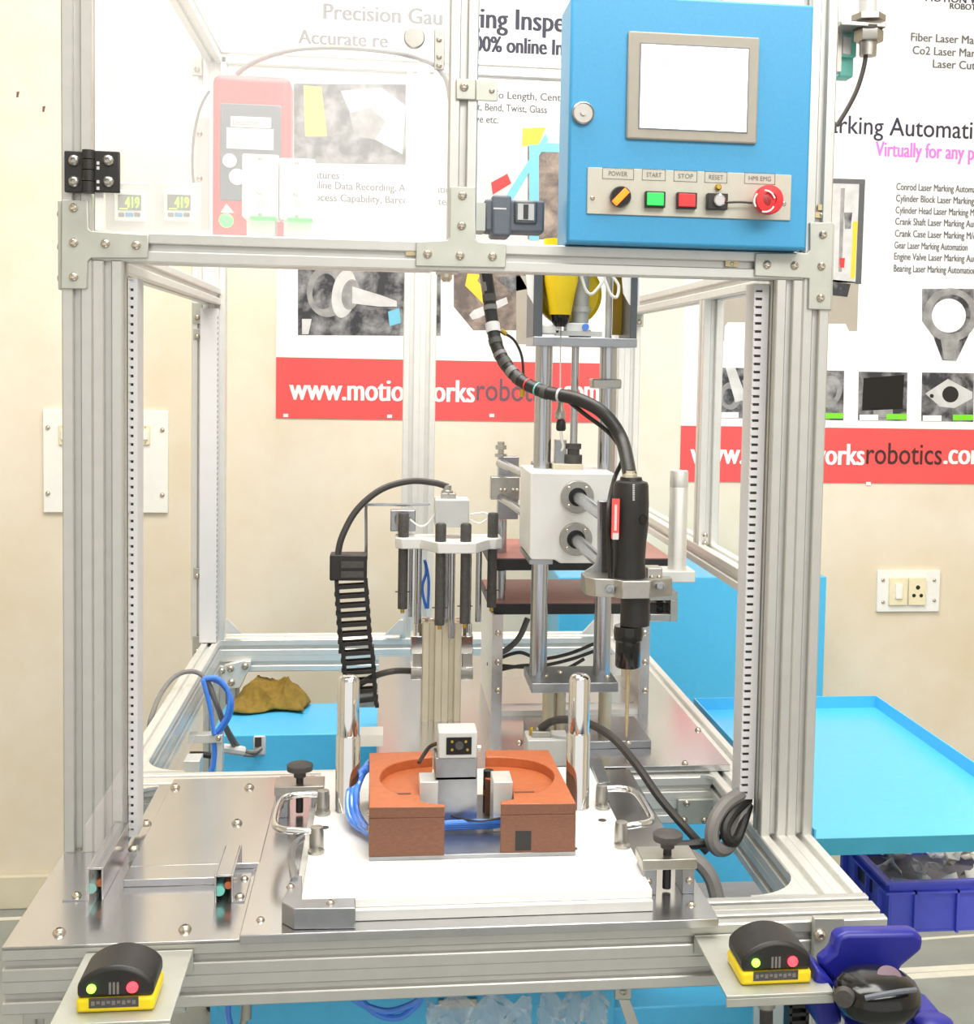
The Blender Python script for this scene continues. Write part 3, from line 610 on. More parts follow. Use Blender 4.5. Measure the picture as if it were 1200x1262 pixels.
# ------------------------------------------------------------------ table plates
zS = T + .003
def zpoly(pts, Z): return [(aZ(a, b, Z).x, aZ(a, b, Z).y) for a, b in pts]
LP = thing('cover_plate', (-.28, -.05, T), 'stainless cover plate with dome screws on the left of the table', 'cover plate')
xr = aZ(299, 1157, zS).x
MB().box(XL, xr, -.294, -.001, T + .0002, zS).box(XL + .081, xr, -.001, .285, T + .0002, zS).build('sheet', STEEL, LP, .0006)
rx0 = aZ(152, 1080, zS + .014).x; rx1 = aZ(266, 1080, zS + .014).x; ry = aZ(210, 1092, zS).y
cx0 = aZ(264, 1113, zS).x; cx1 = aZ(287, 1113, zS).x; cyr = aZ(275, 1113, zS).y
MB().box(rx0, cx0 - .001, ry, cyr + .105, zS, zS + .010).build('raised_sheet', STEEL, LP, .001); MB().box(rx0, xr, cyr + .1055, .283, zS, zS + .010).build('raised_sheet', STEEL, LP, .001)
for a, b in ((216, 971), (307, 971), (180, 1016), (292, 1015), (165, 1047)): screw_z(LP, a, b, zS + .010, .0075)
for a, b in ((73, 1150), (228, 1146)): screw_z(LP, a, b, zS, .0075)
def channel(x0, x1, y0, y1, z0, h, label, flange):
    t = thing('cable_channel', ((x0 + x1) / 2, (y0 + y1) / 2, z0), label, 'cable channel', 'inverted sheet metal cable channels')
    th = .0025
    MB().box(x0, x0 + th, y0, y1, z0, z0 + h).box(x1 - th, x1, y0, y1, z0, z0 + h).box(x0 + th, x1 - th, y0, y1, z0 + h - th, z0 + h).build('cover', STEEL, t, .0006)
    fx0, fx1 = (x0 - .03, x0) if flange < 0 else (x1, x1 + .014)
    f = MB().box(fx0, fx1, y0, y0 + (.04 if flange < 0 else y1 - y0), z0, z0 + .002).build('flange', STEEL, t)
    screw(f, ((fx0 + fx1) / 2, y0 + .012, z0 + .002), UP, .006)
    if flange > 0: screw(f, ((fx0 + fx1) / 2, y0 + .07, z0 + .002), UP, .005)
    MB().cyl(((x0 + x1) / 2 - .006, y0 + .004, z0 + .014), ((x0 + x1) / 2 - .006, y1 - .01, z0 + .014), .007, n=10).build('cable', GREEN if False else TEAL, t)
    MB().cyl(((x0 + x1) / 2 + .005, y0 + .006, z0 + .02), ((x0 + x1) / 2 + .005, y1 - .01, z0 + .02), .005, n=10).build('cable', ORANGE, t)
cy = aZ(115, 1110, zS).y
channel(aZ(106, 1112, zS).x, aZ(126, 1112, zS).x, cy, -.004, zS + .0002, .042, 'inverted steel cable channel at the foot of the left post', -1)
channel(cx0, cx1, cyr, cyr + .104, zS + .0002, .036, 'inverted steel cable channel beside the white fixture plate', 1)
# clear guard sheet along the left cable channel
o = MB().box(XL + .078, XL + .080, -.22, -.003, zS + .001, T + .12); o = o.build('guard_sheet', ACRS); tag(o, 'small clear acrylic guard standing by the left post foot', 'guard')

# mounting plate + white fixture plate
zM = T + .012
mx0 = aZ(297, 1145, zM).x; mx1 = aZ(881, 1124, zM).x; my1 = aZ(760, 948, zM).y
MPt = thing('mounting_plate', ((mx0 + mx1) / 2, 0, T), 'wide steel mounting plate lying across the table under the white plate', 'mounting plate')
MB().box(mx0, mx1, -.304, my1, T + .0005 + .0, zM).build('plate', STEEL, MPt, .0012) 
for a, b in ((281 + 40, 1134), (543, 1126), (852, 1115)): screw_z(MPt, a, b, zM, .005)
zb = zM + .014; zW = zb + .011
wx0 = aZ(371, 1110, zW).x; wx1 = aZ(804, 1097, zW).x; wy0 = aZ(371, 1110, zW).y; wy1 = aZ(640, 946, zW).y
WP = thing('fixture_plate', ((wx0 + wx1) / 2, (wy0 + wy1) / 2, zM), 'white plastic fixture plate on an aluminium base with carrying handles', 'fixture plate')
MB().box(wx0 - .01, wx1, wy0 - .008, wy1 + .02, zM + .0004, zb).build('base', ALUW, WP, .001)
MB().box(wx0, wx1, wy0, wy1, zb, zW).build('white_plate', WHITE, WP, .001)
g = zW + .004
cb = MB().prism(zpoly([(347, 1113), (362, 1080), (372, 1080), (372, 1109), (438, 1107), (438, 1120), (362, 1121)], zW), 'z', zM + .0004, zW + .001).build('corner_stop', STEELD, WP, .001)
for a, b in ((358, 1093), (407, 1113)): screw_z(cb, a, b, zW + .001, .005)
MB().tube([aZ(363, 1085, zW), aZ(359, 1060, zW), aZ(362, 1043, zW), aZ(372, 1033, zW)], .005, 8).build('edge_strip', STEELD, WP)
for a, b in ((400, 1020), (742, 1011), (716 - 10, 1086 - 40)): MB().lathe(aZ(a, b, zW), (0, 0, 1), [(.006, 0), (.006, .0006)], 14).build('plate_hole', RUBBERD, WP)
def handle(f1, f2, dx):
    a = aZ(*f1, zW); b = aZ(*f2, zW); h = V((0, 0, .026)); s = V((dx, 0, 0))
    o = MB().tube([a + h * .95 - s * .0, a + h + s * .45, a + h + s * .85 + (b - a) * .06, a + h + s + (b - a) * .25, a + h + s + (b - a) * .75, b + h + s * .85 - (b - a) * .06, b + h + s * .45, b + h * .95], .0052, 10, 5).build('handle', CHROME, WP)
    for p in (a, b):
        MB().lathe(p, (0, 0, 1), [(.0095, 0), (.0095, .022), (.0085, .031), (.004, .032)], 16).build('handle_foot', NICKEL, o); MB().lathe(p + V((0, -.012, 0)), (0, 0, 1), [(.011, 0), (.011, .004), (.008, .005)], 16).build('handle_tab', NICKEL, o)
handle((398, 1000), (390, 1047), -.058); handle((741, 993), (765, 1040), .048)
# screw-down clamps
def clamp(a, b, s, label, extra=1):
    p = aZ(a, b, zM); t = thing('screw_clamp', p, label, 'clamp', 'knobbed screw clamps')
    for u_ in ((-.034, -.016), (.018, .034)): MB().box(p.x + u_[0], p.x + u_[1], p.y - .012, p.y + .03, zM, zM + .034).build('block', STEELD, t, .0012)
    MB().box(p.x - .036 * s, p.x + .036 * s, p.y - .016, p.y + .032, zM + .034, zM + .048).build('bridge', NICKEL, t, .0012)
    MB().cyl((p.x, p.y, zM + .004), (p.x, p.y, zM + .066), .0055, n=12).build('threaded_stem', BLACK, t); MB().lathe((p.x, p.y, zM + .058), (0, 0, 1), [(.009, 0), (.009, .008), (.019, .010), (.0195, .018), (.0175, .0195)], 24).build('knob', GREYB, t)
    for k in (-1, 1): screw(t, (p.x + .027 * k * s, p.y - .012, zM + .018), FRONT, .005)
clamp(369, 1004, 1, 'knobbed screw clamp left of the left chrome pillar')
clamp(821, 1098, 1, 'knobbed screw clamp at the front right corner of the white plate')
# corner locating strip on the right of the white plate
o = MB().prism(zpoly([(726, 940), (741, 940), (752, 968), (738, 970)], zW), 'z', zM, zW + .006); o = o.build('locating_strip', STEELD, None, .001); tag(o, 'small chamfered steel locating strip behind the right handle', 'locating strip')
o.location.z = zM
# chrome pillars
def pillar(a, top, base, r, label):
    p = aZ(a, base, zW); h = aY(a, top, p.y).z - zW; k = pm(p.y); t = thing('guide_pillar', p, label, 'guide pillar', 'chrome guide pillars'); r *= k
    MB().lathe(p, (0, 0, 1), [(r * 1.12, 0), (r * 1.12, .003), (r * 1.08, .004), (r * 1.08, h * .55), (r * .98, h * .565)], 28).build('sleeve', CHROME, t)
    MB().lathe(p, (0, 0, 1), [(r * .98, h * .565), (r * .98, h - r * .62), (r * .9, h - r * .3), (r * .66, h - r * .07), (r * .3, h)], 28).build('pin', CHROME, t)
pillar(428, 832, 999, 13.8, 'round topped chrome guide pillar left of the orange nest')
pillar(711, 830, 995, 13.8, 'round topped chrome guide pillar right of the orange nest')

# ------------------------------------------------------------------ orange nest
k_ = aZ(500, 1062, zW); zJ0 = zW + .006
JG = thing('part_nest', aZ(582, 1000, zW), 'orange two-piece part nest with oval recess on the white plate', 'part nest')
jy0 = aZ(582, 1058, zW).y; zJ1 = aY(500, 994, jy0).z
px_ = lambda a, b: (aZ(a, b, zJ1).x, aZ(a, b, zJ1).y)
jx0 = aZ(455, 1060, zW).x; jx1 = aZ(710, 1056, zW).x; jy1 = px_(580, 926)[1]
MB().box(jx0, jx1, jy0, jy1, zW, zJ0).build('base_plate', STEELD, JG, .0008)
zR = zJ1 - .015
def soft(pts, i0, i1, n=5):
    q = pts[i0:i1 + 1]; out = []
    for i in range(len(q) - 1):
        a, b, c, d = [V((*q[min(max(k, 0), len(q) - 1)], 0)) for k in (i - 1, i, i + 1, i + 2)]
        for k in range(n):
            t = k / n; p = .5 * ((2 * b) + (c - a) * t + (2 * a - 5 * b + 4 * c - d) * t * t + (3 * b - a - 3 * c + d) * t ** 3); out.append((p.x, p.y))
    return pts[:i0] + out + pts[i1:]
def half(outer, rim, pock, front, i0, i1):
    rim = soft(rim, i0, i1)
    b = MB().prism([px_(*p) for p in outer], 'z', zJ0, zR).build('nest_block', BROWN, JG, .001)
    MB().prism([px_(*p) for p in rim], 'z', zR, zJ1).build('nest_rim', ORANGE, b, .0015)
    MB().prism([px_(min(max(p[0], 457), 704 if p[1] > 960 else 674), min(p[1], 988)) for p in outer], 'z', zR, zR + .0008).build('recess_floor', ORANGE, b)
    x0, x1, z0, z1 = fb(*front, jy0); MB().box(x0, x1, jy0 - .0006, jy0 + .004, z0, z1).build('front_slot', BLACKG, b)
    for s in pock:
        c = px_(*s); zz = zR + .0009; MB().box(c[0] - .014, c[0] + .014, c[1] - .0025, c[1] + .0025, zz, zz + .0006).build('recess_groove', BROWN, b)
    x0 = min(px_(*p)[0] for p in rim); 
    return b
lo = [(455, 928), (533, 926), (533, 952), (518, 956), (518, 986), (548, 993), (548, 994), (455, 995)]
lr = [(455, 928), (533, 925), (533, 933), (505, 936), (482, 942), (470, 952), (470, 964), (484, 975), (508, 985), (534, 990), (548, 991), (548, 994), (455, 995)]
half(lo, lr, ((494, 966), (500, 975)), (487, 1041, 504, 1052), 2, 10)
ro = [(598, 925), (676, 925), (710, 990), (617, 991), (617, 988), (634, 983), (632, 956), (610, 950), (598, 948)]
rr_ = [(598, 924), (676, 924), (710, 990), (617, 991), (617, 987), (640, 983), (664, 976), (680, 964), (682, 952), (670, 942), (650, 936), (620, 933), (598, 933)]
half(ro, rr_, ((646, 964), (650, 973)), (635, 1024, 663, 1048), 4, 12)
# front and flank faces of the rims, light supports and sensors in the gap
for a, b0, c, b1 in ((517, 952, 540, 985), (608, 950, 632, 984)):
    q = aZ(a, 964, zJ1 + .004); yy = q.y; x0 = q.x; x1 = aZ(c, 964, zJ1 + .004).x
    MB().box(x0, x1, yy, aZ(a, b0, zJ1 + .004).y, zJ0, zJ1 + .004).build('support_block', ALUW, JG, .001)
q = aZ(601, 1000, zJ0); x0, y0 = q.x, q.y; zq = aY(601, 949, y0).z; MB().cyl((x0, y0, zJ0), (x0, y0, zq), .0075, n=16).build('proximity_sensor', BLACK, JG); MB().cyl((x0, y0, zq - .036), (x0, y0, zq - .028), .0078, n=16).build('sensor_ring', BRASS, JG)
for a, b in ((451, 972), (451, 998), (711, 1000), (449, 1004)): screw(JG, (jx0 - .0005 if a < 500 else jx1 - .006, px_(470, 970)[1] if b < 990 else jy0 + .02, zJ0 + .03), LEFT if a < 500 else RIGHT, .005)
# ring of sensor mount: machine-vision sensor on its block
ys = px_(563, 965)[1]
VS_ = thing('vision_sensor', (aY(563, 960, ys).x, ys + .02, zJ0), 'silver cube sensor with dark window behind the orange nest', 'sensor')
MB().pbox(536, 934, 588, 962, ys, .05).build('pedestal', STEELD, VS_, .0015); x0, x1, z0, z1 = fb(536, 958, 588, 965, ys); MB().box(x0, x1, ys, ys + .05, zJ0, z1).build('foot', STEELD, VS_)
hd = MB().pbox(540, 902, 588, 935, ys - .004, .045).build('sensor_head', GRAYL, VS_, .002); MB().pbox(550, 909, 581, 930, ys - .0055, .004).build('window', BLACKG, hd)
MB().lathe(aY(566, 919, ys - .0056), (0, -1, 0), [(.006, 0), (.0055, .001), (.003, .0005)], 16).build('lens', GREYB, hd)
for a, b in ((557, 914), (574, 914), (557, 924), (576, 924)): MB().lathe(aY(a, b, ys - .0056), (0, -1, 0), [(.002, 0), (.002, .0006)], 8).build('led', BRASS, hd)
MB().cyl(aY(588, 922, ys + .02), aY(592, 922, ys + .02), .005, n=12).build('pivot_screw', SCREW, VS_)
o = MB().tube([aY(540, 916, ys + .045), aY(530, 920, ys + .06), aY(522, 930, ys + .06), aY(516, 940, ys + .05)], .003, 7).build('sensor_cable', RUBBERD); tag(o, 'short dark cable behind the silver sensor', 'cable')
# blue hoses round the nest
def hose(name, pts, r, m, label, cat='hose', grp=None, n=9):
    o = MB().tube(pts, r, n).build(name, m); return tag(o, label, cat, grp)
hz = zW + .008; F = lambda a, b, z: aZ(a, b, z)
for i, (d, lab) in enumerate(((0, 'outermost blue air hose looping round the left of the orange nest'), (5, 'middle blue air hose looping round the left of the orange nest'), (10, 'innermost blue air hose looping round the left of the orange nest'))):
    hose('air_hose', [F(456 - d * .2, 938 + d, zJ1 - .01), F(443 + d * .4, 955, zJ1 - .02), F(430 + d, 975, zW + .035), F(430 + d, 1005 - d * .5, zW + .02), F(445 + d, 1022, zW + .012 + d * .001), F(470, 1028 - d * .3, zJ0 + .006 + d * .0008), F(548, 1020 - d * .5, zJ0 + .008 + d * .0008), F(617, 1017 - d * .5, zJ0 + .008 + d * .0008), F(640, 1010 - d * .5, zJ0 + .01)], .0042, HOSE, lab, 'hose', 'blue air hoses at the nest')
hose('tie_cable', [F(551, 1003, zJ0 + .02), F(565, 1008, zJ0 + .02), F(590, 1012, zJ0 + .022), F(617, 1008, zJ0 + .022)], .0016, RUBBERD, 'thin black wire crossing the gap of the orange nest', 'wire')
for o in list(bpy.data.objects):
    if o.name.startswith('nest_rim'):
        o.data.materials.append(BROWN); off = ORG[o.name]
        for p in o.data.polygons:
            if p.normal.y < -.8 and p.center.y + off.y < jy0 + .01: p.material_index = 1  # rim front faces coloured brown, rest of the rim stays orange

# ------------------------------------------------------------------ rear machine plate
zP = T + .012
bx0 = aZ(465, 880, zP).x; by0 = aZ(760, 945, zP).y; bx1 = aZ(902, 945, zP).x
BP = thing('machine_base_plate', ((bx0 + bx1) / 2, .65, T), 'polished steel base plate carrying the two rear columns', 'base plate')
MB().box(bx0, bx1, by0, 1.15, T + .0005, zP).build('plate', STEEL, BP, .001)
for a, b in ((844, 941), (640, 915), (860, 900)): screw_z(BP, a, b, zP, .006)
o = MB().box(XR - .083, XR - .0, 1.398, 1.399, 0, 0.001) if False else None

# ------------------------------------------------------------------ centre column with its bumper head
YC = aZ(545, 889, zP).y
CC = thing('press_column', (aY(545, 889, YC).x, YC + .03, zP), 'square aluminium column with a white bumper head in the centre', 'column')
x0, x1, z0, z1 = fb(521, 768, 567, 888, YC); MB().prism(outline((x0 + x1) / 2 - .037, (x0 + x1) / 2 + .037, YC, YC + .06), 'z', zP, z1).build('column_profile', mat('tan_aluminium', (214, 206, 184), .6, .4, .03, 30), CC)
xcx = (x0 + x1) / 2
MB().lathe((xcx - .02, YC + .03, z1), (0, 0, 1), [(.012, 0), (.012, .004), (.007, .005)], 14).build('column_cap_screw', SCREW, CC)
for a0, a1 in ((506, 523), (567, 583)):
    for b0, b1 in ((784, 806), (822, 838)): MB().pbox(a0, b0, a1, b1, YC + .005, .05).build('side_block', CHROME, CC, .0015)
    MB().pbox(a0 + 3, 806, a1 - 1, 823, YC + .015, .03).build('side_spacer', BRASS if False else NICKEL, CC)
    MB().cyl(aY((a0 + a1) / 2 + 1, 785, YC + .03), aY((a0 + a1) / 2 + 1, 768, YC + .03), .009, n=14).build('rod_boss', CHROME, CC)
# head plate
zH1 = aY(553, 664, YC - .02).z; zH0 = zH1 - .020
wl, wr = aY(487, 668, YC + .0).x, aY(618, 668, YC).x; tl, tr = aY(531, 672, YC - .06).x, aY(594, 672, YC - .06).x
pl = [(wl, YC - .005), (wl + .012, YC - .018), (tl - .018, YC - .018), (tl, YC - .05), (tl + .012, YC - .075), (tr - .012, YC - .075), (tr, YC - .05), (tr + .018, YC - .018), (wr - .012, YC - .018), (wr, YC - .005), (wr, YC + .05), (wl, YC + .05)]
MB().prism(pl, 'z', zH0, zH1).build('head_plate', WPAINT, CC, .002)
for a, b0, b1, yy in ((497, 632, 750, YC + .005), (607, 632, 748, YC + .005), (543, 645, 770, YC - .055), (574, 645, 768, YC - .055)):
    xx = aY(a, 660, yy).x; zt_ = aY(a, b0, yy).z; zb_ = aY(a, b1, yy).z
    o = MB().cyl((xx, yy, zb_), (xx, yy, zH0), .0092, n=18).build('bumper_sleeve', GREYB, CC); MB().cyl((xx, yy, zb_ - .008), (xx, yy, zb_ - .0005), .004, n=10).build('bumper_tip', BRASS, o)
    MB().lathe((xx, yy, zH1), (0, 0, 1), [(.0102, 0), (.0102, zt_ - zH1 - .003), (.008, zt_ - zH1)], 18).build('bumper_cap', GREYB, CC); MB().cyl((xx - .014, yy, zb_ + .032), (xx + .014, yy, zb_ + .032), .0012, n=6).build('split_pin', BLACK, o)
for a, b1, yy, r in ((516, 778, YC + .03, .0055), (557, 786, YC - .03, .0058), (590, 766, YC + .02, .0058), (506, 760, YC + .045, .004), (549, 770, YC + .03, .007)):
    xx = aY(a, 700, yy).x; MB().cyl((xx, yy, max(aY(a, b1, yy).z, zP)), (xx, yy, zH0), r, n=16).build('guide_rod', ROD, CC)
for a in (515, 576): xx = aY(a, 720, YC + .04).x; MB().cyl((xx, YC + .035, aY(a, 786, YC + .03).z), (xx, YC + .035, zH0), .007, n=14).build('guide_rod', ROD, CC)
bxm = MB().pbox(536, 616, 578, 650, YC - .02, .06).build('terminal_box', GRAYL, CC, .002)
MB().pbox(544, 608, 562, 616, YC + .0, .03).build('gland_plate', NICKEL, bxm, .001); MB().lathe(aY(551, 610, YC + .01), (0, 0, 1), [(.011, 0), (.011, .008), (.008, .010), (.008, .018), (.006, .019)], 6).build('cable_gland', NICKEL, bxm)
MB().pbox(481, 629, 512, 655, YC + .03, .03).build('side_box', STEELD, CC, .002); MB().cyl(aY(489, 640, YC + .02), aY(503, 640, YC + .03), .010, n=16).build('side_drum', STEELD, CC)
for pts in (((505, 640), (516, 648), (526, 646), (537, 632)), ((578, 640), (590, 645), (600, 640)), ((580, 634), (596, 632), (604, 636))):
    MB().tube([aY(a, b, YC + .005) for a, b in pts], .002, 6).build('signal_wire', WHITE, CC)
MB().tube([aY(451, 690, YC + .02), aY(451, 650, YC + .02), aY(451, 625, YC + .02), aY(455, 622, YC + .02), aY(500, 622, YC + .02), aY(530, 621, YC + .02)], .003, 6, 3).build('support_wire', STEELD, CC)
MB().tube([aY(523, 690, YC + .06), aY(525, 705, YC + .06), aY(520, 725, YC + .06), aY(525, 750, YC + .06)], .003, 6).build('blue_tube', HOSE, CC); MB().tube([aY(524, 692, YC + .06), aY(528, 715, YC + .06), aY(527, 750, YC + .06)], .003, 6).build('blue_tube', HOSE, CC)
hose('signal_cable', [aY(552, 600, YC + .01), aY(535, 595, YC + .01), aY(505, 593, YC + .01), aY(470, 603, YC), aY(440, 628, YC - .01), aY(422, 660, YC - .02), aY(416, 685, YC - .02), aY(415, 703, YC - .02)], .0062, RUBBERD, 'dark round cable arching from the centre head to the cable chain', 'cable')
# cable chain
CH = thing('cable_chain', aZ(440, 872, T - .0), 'black cable chain of open links hanging left of the centre column', 'cable chain')
CH.location = V((aY(440, 870, YC).x, YC, aY(440, 870, YC).z)); ORG[CH.name] = V(CH.location)
wpx = 17.5 * pm(YC)
def link(b):
    for s in (-1, 1):
        b.box(s * wpx - .0035, s * wpx + .0035, -.012, .012, -.011, .011); b.box(s * wpx + s * .0015 - .0035, s * wpx + s * .0015 + .0035, -.008, .008, -.017, -.010)
    b.box(-wpx, wpx, -.013, -.010, -.0035, .0035)
    b.box(-wpx, wpx, .010, .013, -.0035, .0035)
for i in range(13):
    t_ = i / 12; b_ = 722 + 140 * t_; a_ = 433 + 10 * t_ + (2 if i > 6 else 0); p = aY(a_, b_, YC - .015)
    o = stamp('link', 'chain_link', link, BLACK, CH, p, (0, -.06 if i < 12 else -.1, 0))
o = MB().pbox(406, 684, 452, 716, YC - .03, .045).build('end_bracket', BLACK, CH, .003); MB().pbox(420, 692, 448, 700, YC - .033, .004).build('bracket_rib', GREYB, o); MB().pbox(420, 704, 448, 712, YC - .033, .004).build('bracket_rib', GREYB, o)
MB().pbox(424, 855, 466, 872, YC - .02, .03).build('foot_bracket', STEELD, CH, .001)
hose('chain_cable', [aY(440, 845, YC - .01), aY(462, 833, YC - .01), aY(485, 827, YC - .01), aY(506, 827, YC + .02)], .006, RUBBERD, 'short dark cable from the cable chain to the centre column', 'cable')

# ------------------------------------------------------------------ rear stand with two black-edged shelves
YS = aZ(700, 882, zP).y
ST = thing('shelf_stand', (aY(715, 880, YS).x, YS + .12, zP), 'steel stand with two dark phenolic shelves behind the slide column', 'stand')
for b0, b1 in ((689, 703), (744, 757)):
    x0, x1, z0, z1 = fb(606, b0, 829, b1, YS + .02); MB().box(x0, x1, YS + .02, YS + .30, z0, z1).build('shelf', BLACK, ST, .001); MB().box(x0 + .002, x1 - .002, YS + .022, YS + .298, z1, z1 + .0012).build('shelf_surface', SHELFT, ST)
for a in (617, 812): MB().cyl(aY(a, 703, YS + .06), aY(a, 745, YS + .06), .008, n=14).build('spacer', ROD, ST); 
for a in (617, 812): MB().cyl(aY(a, 700, YS + .26) , aY(a, 700, YS + .26) - V((0, 0, .07)), .008, n=14).build('spacer', ROD, ST)
zst = aY(715, 757, YS).z
for a0, a1 in ((606, 619), (788, 800)):
    x0, x1, _, _ = fb(a0, 760, a1, 880, YS); s = MB().box(x0, x1, YS, YS + .003, zP, zst).build('side_plate', STEEL, ST); MB().box(x0 if a0 < 700 else x1 - .003, x0 + .003 if a0 < 700 else x1, YS + .003, YS + .28, zP, zst).build('side_web', ALUW, ST)
    for b in (780, 816, 851): screw_y(s, (a0 + a1) / 2 + 1, b, YS, .006)
x0, x1, z0, z1 = fb(606, 876, 799, 883, YS); MB().box(x0 + .001, x1 - .001, YS + .004, YS + .28, zP, zP + .010).build('bottom_flange', ALUW, ST)
MB().box(x0 + .02, x1 - .02, YS + .05, YS + .26, zP + .010, zP + .012).build('tray_sheet', STEEL, ST)
for i, (pts, lab) in enumerate((([(614, 812), (640, 804), (665, 812), (700, 806), (735, 792)], 'upper dark cable hanging inside the rear stand'), ([(600, 818), (640, 822), (670, 820), (705, 812), (738, 800)], 'middle dark cable hanging inside the rear stand'), ([(614, 826), (650, 820), (690, 826), (720, 812)], 'lowest dark cable hanging inside the rear stand'))):
    hose('stand_cable', [aY(a, b, YS + .1) for a, b in pts], .0035, RUBBERD, lab, 'cable', 'cables inside the rear stand')
hose('hanging_hose', [aY(650, 762, YS + .12), aY(640, 785, YS + .12), aY(625, 800, YS + .12), aY(612, 806, YS + .12)], .006, RUBBER, 'thick grey hose bending down below the shelves', 'hose')
# spring stop at the right end of the shelves
SS = thing('spring_stop', aY(820, 765, YS), 'small nickel bracket with a black spring at the right end of the shelves', 'bracket')
MB().pbox(800, 730, 835, 740, YS + .0, .05).pbox(826, 740, 835, 766, YS, .05).pbox(800, 757, 826, 766, YS, .05).build('bracket', NICKEL, SS, .001)
c0 = aY(813, 741, YS + .02); c1 = aY(813, 756, YS + .02)
MB().tube([c0 + (c1 - c0) * (i / 40) + V((math.cos(i * 1.0) * .006, math.sin(i * 1.0) * .006, 0)) for i in range(41)], .0014, 5, 1).build('spring', BLACK, SS)

# ------------------------------------------------------------------ slide column with white block and screwdriver
YR = aZ(680, 912, zP).y
SL = thing('slide_column', (aY(700, 905, YR).x, YR + .05, zP), 'vertical slide with two steel rods, white block and top plate', 'slide column')
x0, x1, z0, z1 = fb(640, 888, 797, 935, YR - .02)
MB().box(x0 + .02, x1, YR - .06, YR + .10, zP, zP + .014).build('foot_plate', STEELD, SL, .0015)
for a, b in ((668, 920), (774, 916), (772, 925), (699, 918)): screw_z(SL, a, b, zP + .014, .006)
zBt = aY(700, 842, YR - .06).z; zBb = aY(700, 854, YR - .06).z
x0, x1 = aY(655, 848, YR - .06).x, aY(762, 848, YR - .06).x
MB().box(x0, x1, YR - .06, YR + .07, zBb, zBt).build('lower_plate', STEELD, SL, .0015)
for a, b in ((672, 833), (748, 834), (690, 829)): screw_z(SL, a, b, zBt, .005)
CRM = MATS['tan_aluminium']
for a0, a1 in ((668, 684), (684, 697)):
    MB().cyl((aY((a0 + a1) / 2, 870, YR).x, YR, zP + .014), (aY((a0 + a1) / 2, 870, YR).x, YR, zBb), (a1 - a0) / 2 * pm(YR)).build('pedestal', CRM, SL)
MB().cyl((aY(745, 880, YR + .02).x, YR + .02, zP + .014), (aY(745, 880, YR + .02).x, YR + .02, zBb), .012).build('pedestal', CRM, SL)
zTp1 = aY(720, 416, YR - .06).z; zTp0 = aY(720, 427, YR - .06).z
xl_, xr_ = aY(668, 560, YR).x, aY(747, 560, YR).x
for xx in (xl_, xr_): MB().cyl((xx, YR, zBt), (xx, YR, zTp0), 10.8 * pm(YR), n=22).build('slide_rod', ROD, SL)
x0, x1 = aY(657, 421, YR - .06).x, aY(785, 421, YR - .06).x
MB().box(x0, x1, YR - .06, YR + .06, zTp0, zTp1).build('top_plate', STEELD, SL, .001)
for s0, s1 in ((x0, x0 + .016), (x1 - .012, x1)): MB().box(s0, s1, YR - .055, YR + .055, zTp1, zTp1 + .14).build('side_upright', DGREY, SL, .001)
MB().box(x0, x1, YR - .055, YR + .055, zTp1 + .14, zTp1 + .152).build('crown_plate', WHITE, SL)
def webp(pts, ya, yb): return MB().prism([(aY(a, b, ya).x, aY(a, b, ya).z) for a, b in pts], 'y', ya, yb)
webp([(648, 338), (660, 338), (660, 365), (668, 374), (657, 374), (650, 362)], YR - .052, YR - .048).build('white_corner', WHITE, SL); webp([(766, 338), (788, 338), (788, 377), (776, 376), (768, 362)], YR - .052, YR - .048).build('white_corner', WHITE, SL)
xr2 = aY(707, 480, YR).x; zk = aY(707, 547, YR).z
MB().cyl((xr2, YR - .01, zk), (xr2, YR - .01, zTp0), 4.6 * pm(YR), n=14).build('piston_rod', ROD, SL)
# air cylinder above the top plate
MB().lathe((aY(714, 380, YR).x, YR - .01, zTp1), (0, 0, 1), [(.020, 0), (.020, .014), (.015, .016), (.015, .045), (.019, .046), (.019, .054), (.015, .055), (.015, .118)], 20).build('air_cylinder', GRAYL, SL)
MB().pbox(697, 398, 726, 413, YR - .045, .03).build('cylinder_foot', WHITE, SL, .002); MB().lathe(aY(721, 403, YR - .046), (0, -1, 0), [(.006, 0), (.006, .006)], 14).build('blue_port', HOSE, SL)
MB().pbox(685, 408, 742, 414, YR - .05, .02).build('port_bar', GRAYL, SL); MB().pbox(667, 400, 690, 412, YR - .05, .03).build('wedge', WHITE, SL, .003)
MB().cyl((aY(750, 380, YR).x, YR, zTp1), (aY(750, 380, YR).x, YR, zTp1 + .12), .006, n=12).build('clear_tube', WHITE, SL)
MB().pbox(755, 338, 777, 413, YR + .03, .003).build('yellow_sheet', mat('amber_sheet', (226, 180, 50), 0, .3, .1, 10), SL)
for pts in (((716, 340), (722, 358), (730, 362), (742, 348), (745, 340)), ((744, 342), (752, 362), (760, 366), (762, 352), (754, 340))): MB().tube([aY(a, b, YR - .05) for a, b in pts], .0028, 6).build('air_tube', WHITE, SL)
MB().pbox(730, 467, 766, 479, YR - .03, .04).build('rod_clip', NICKEL, SL, .003)
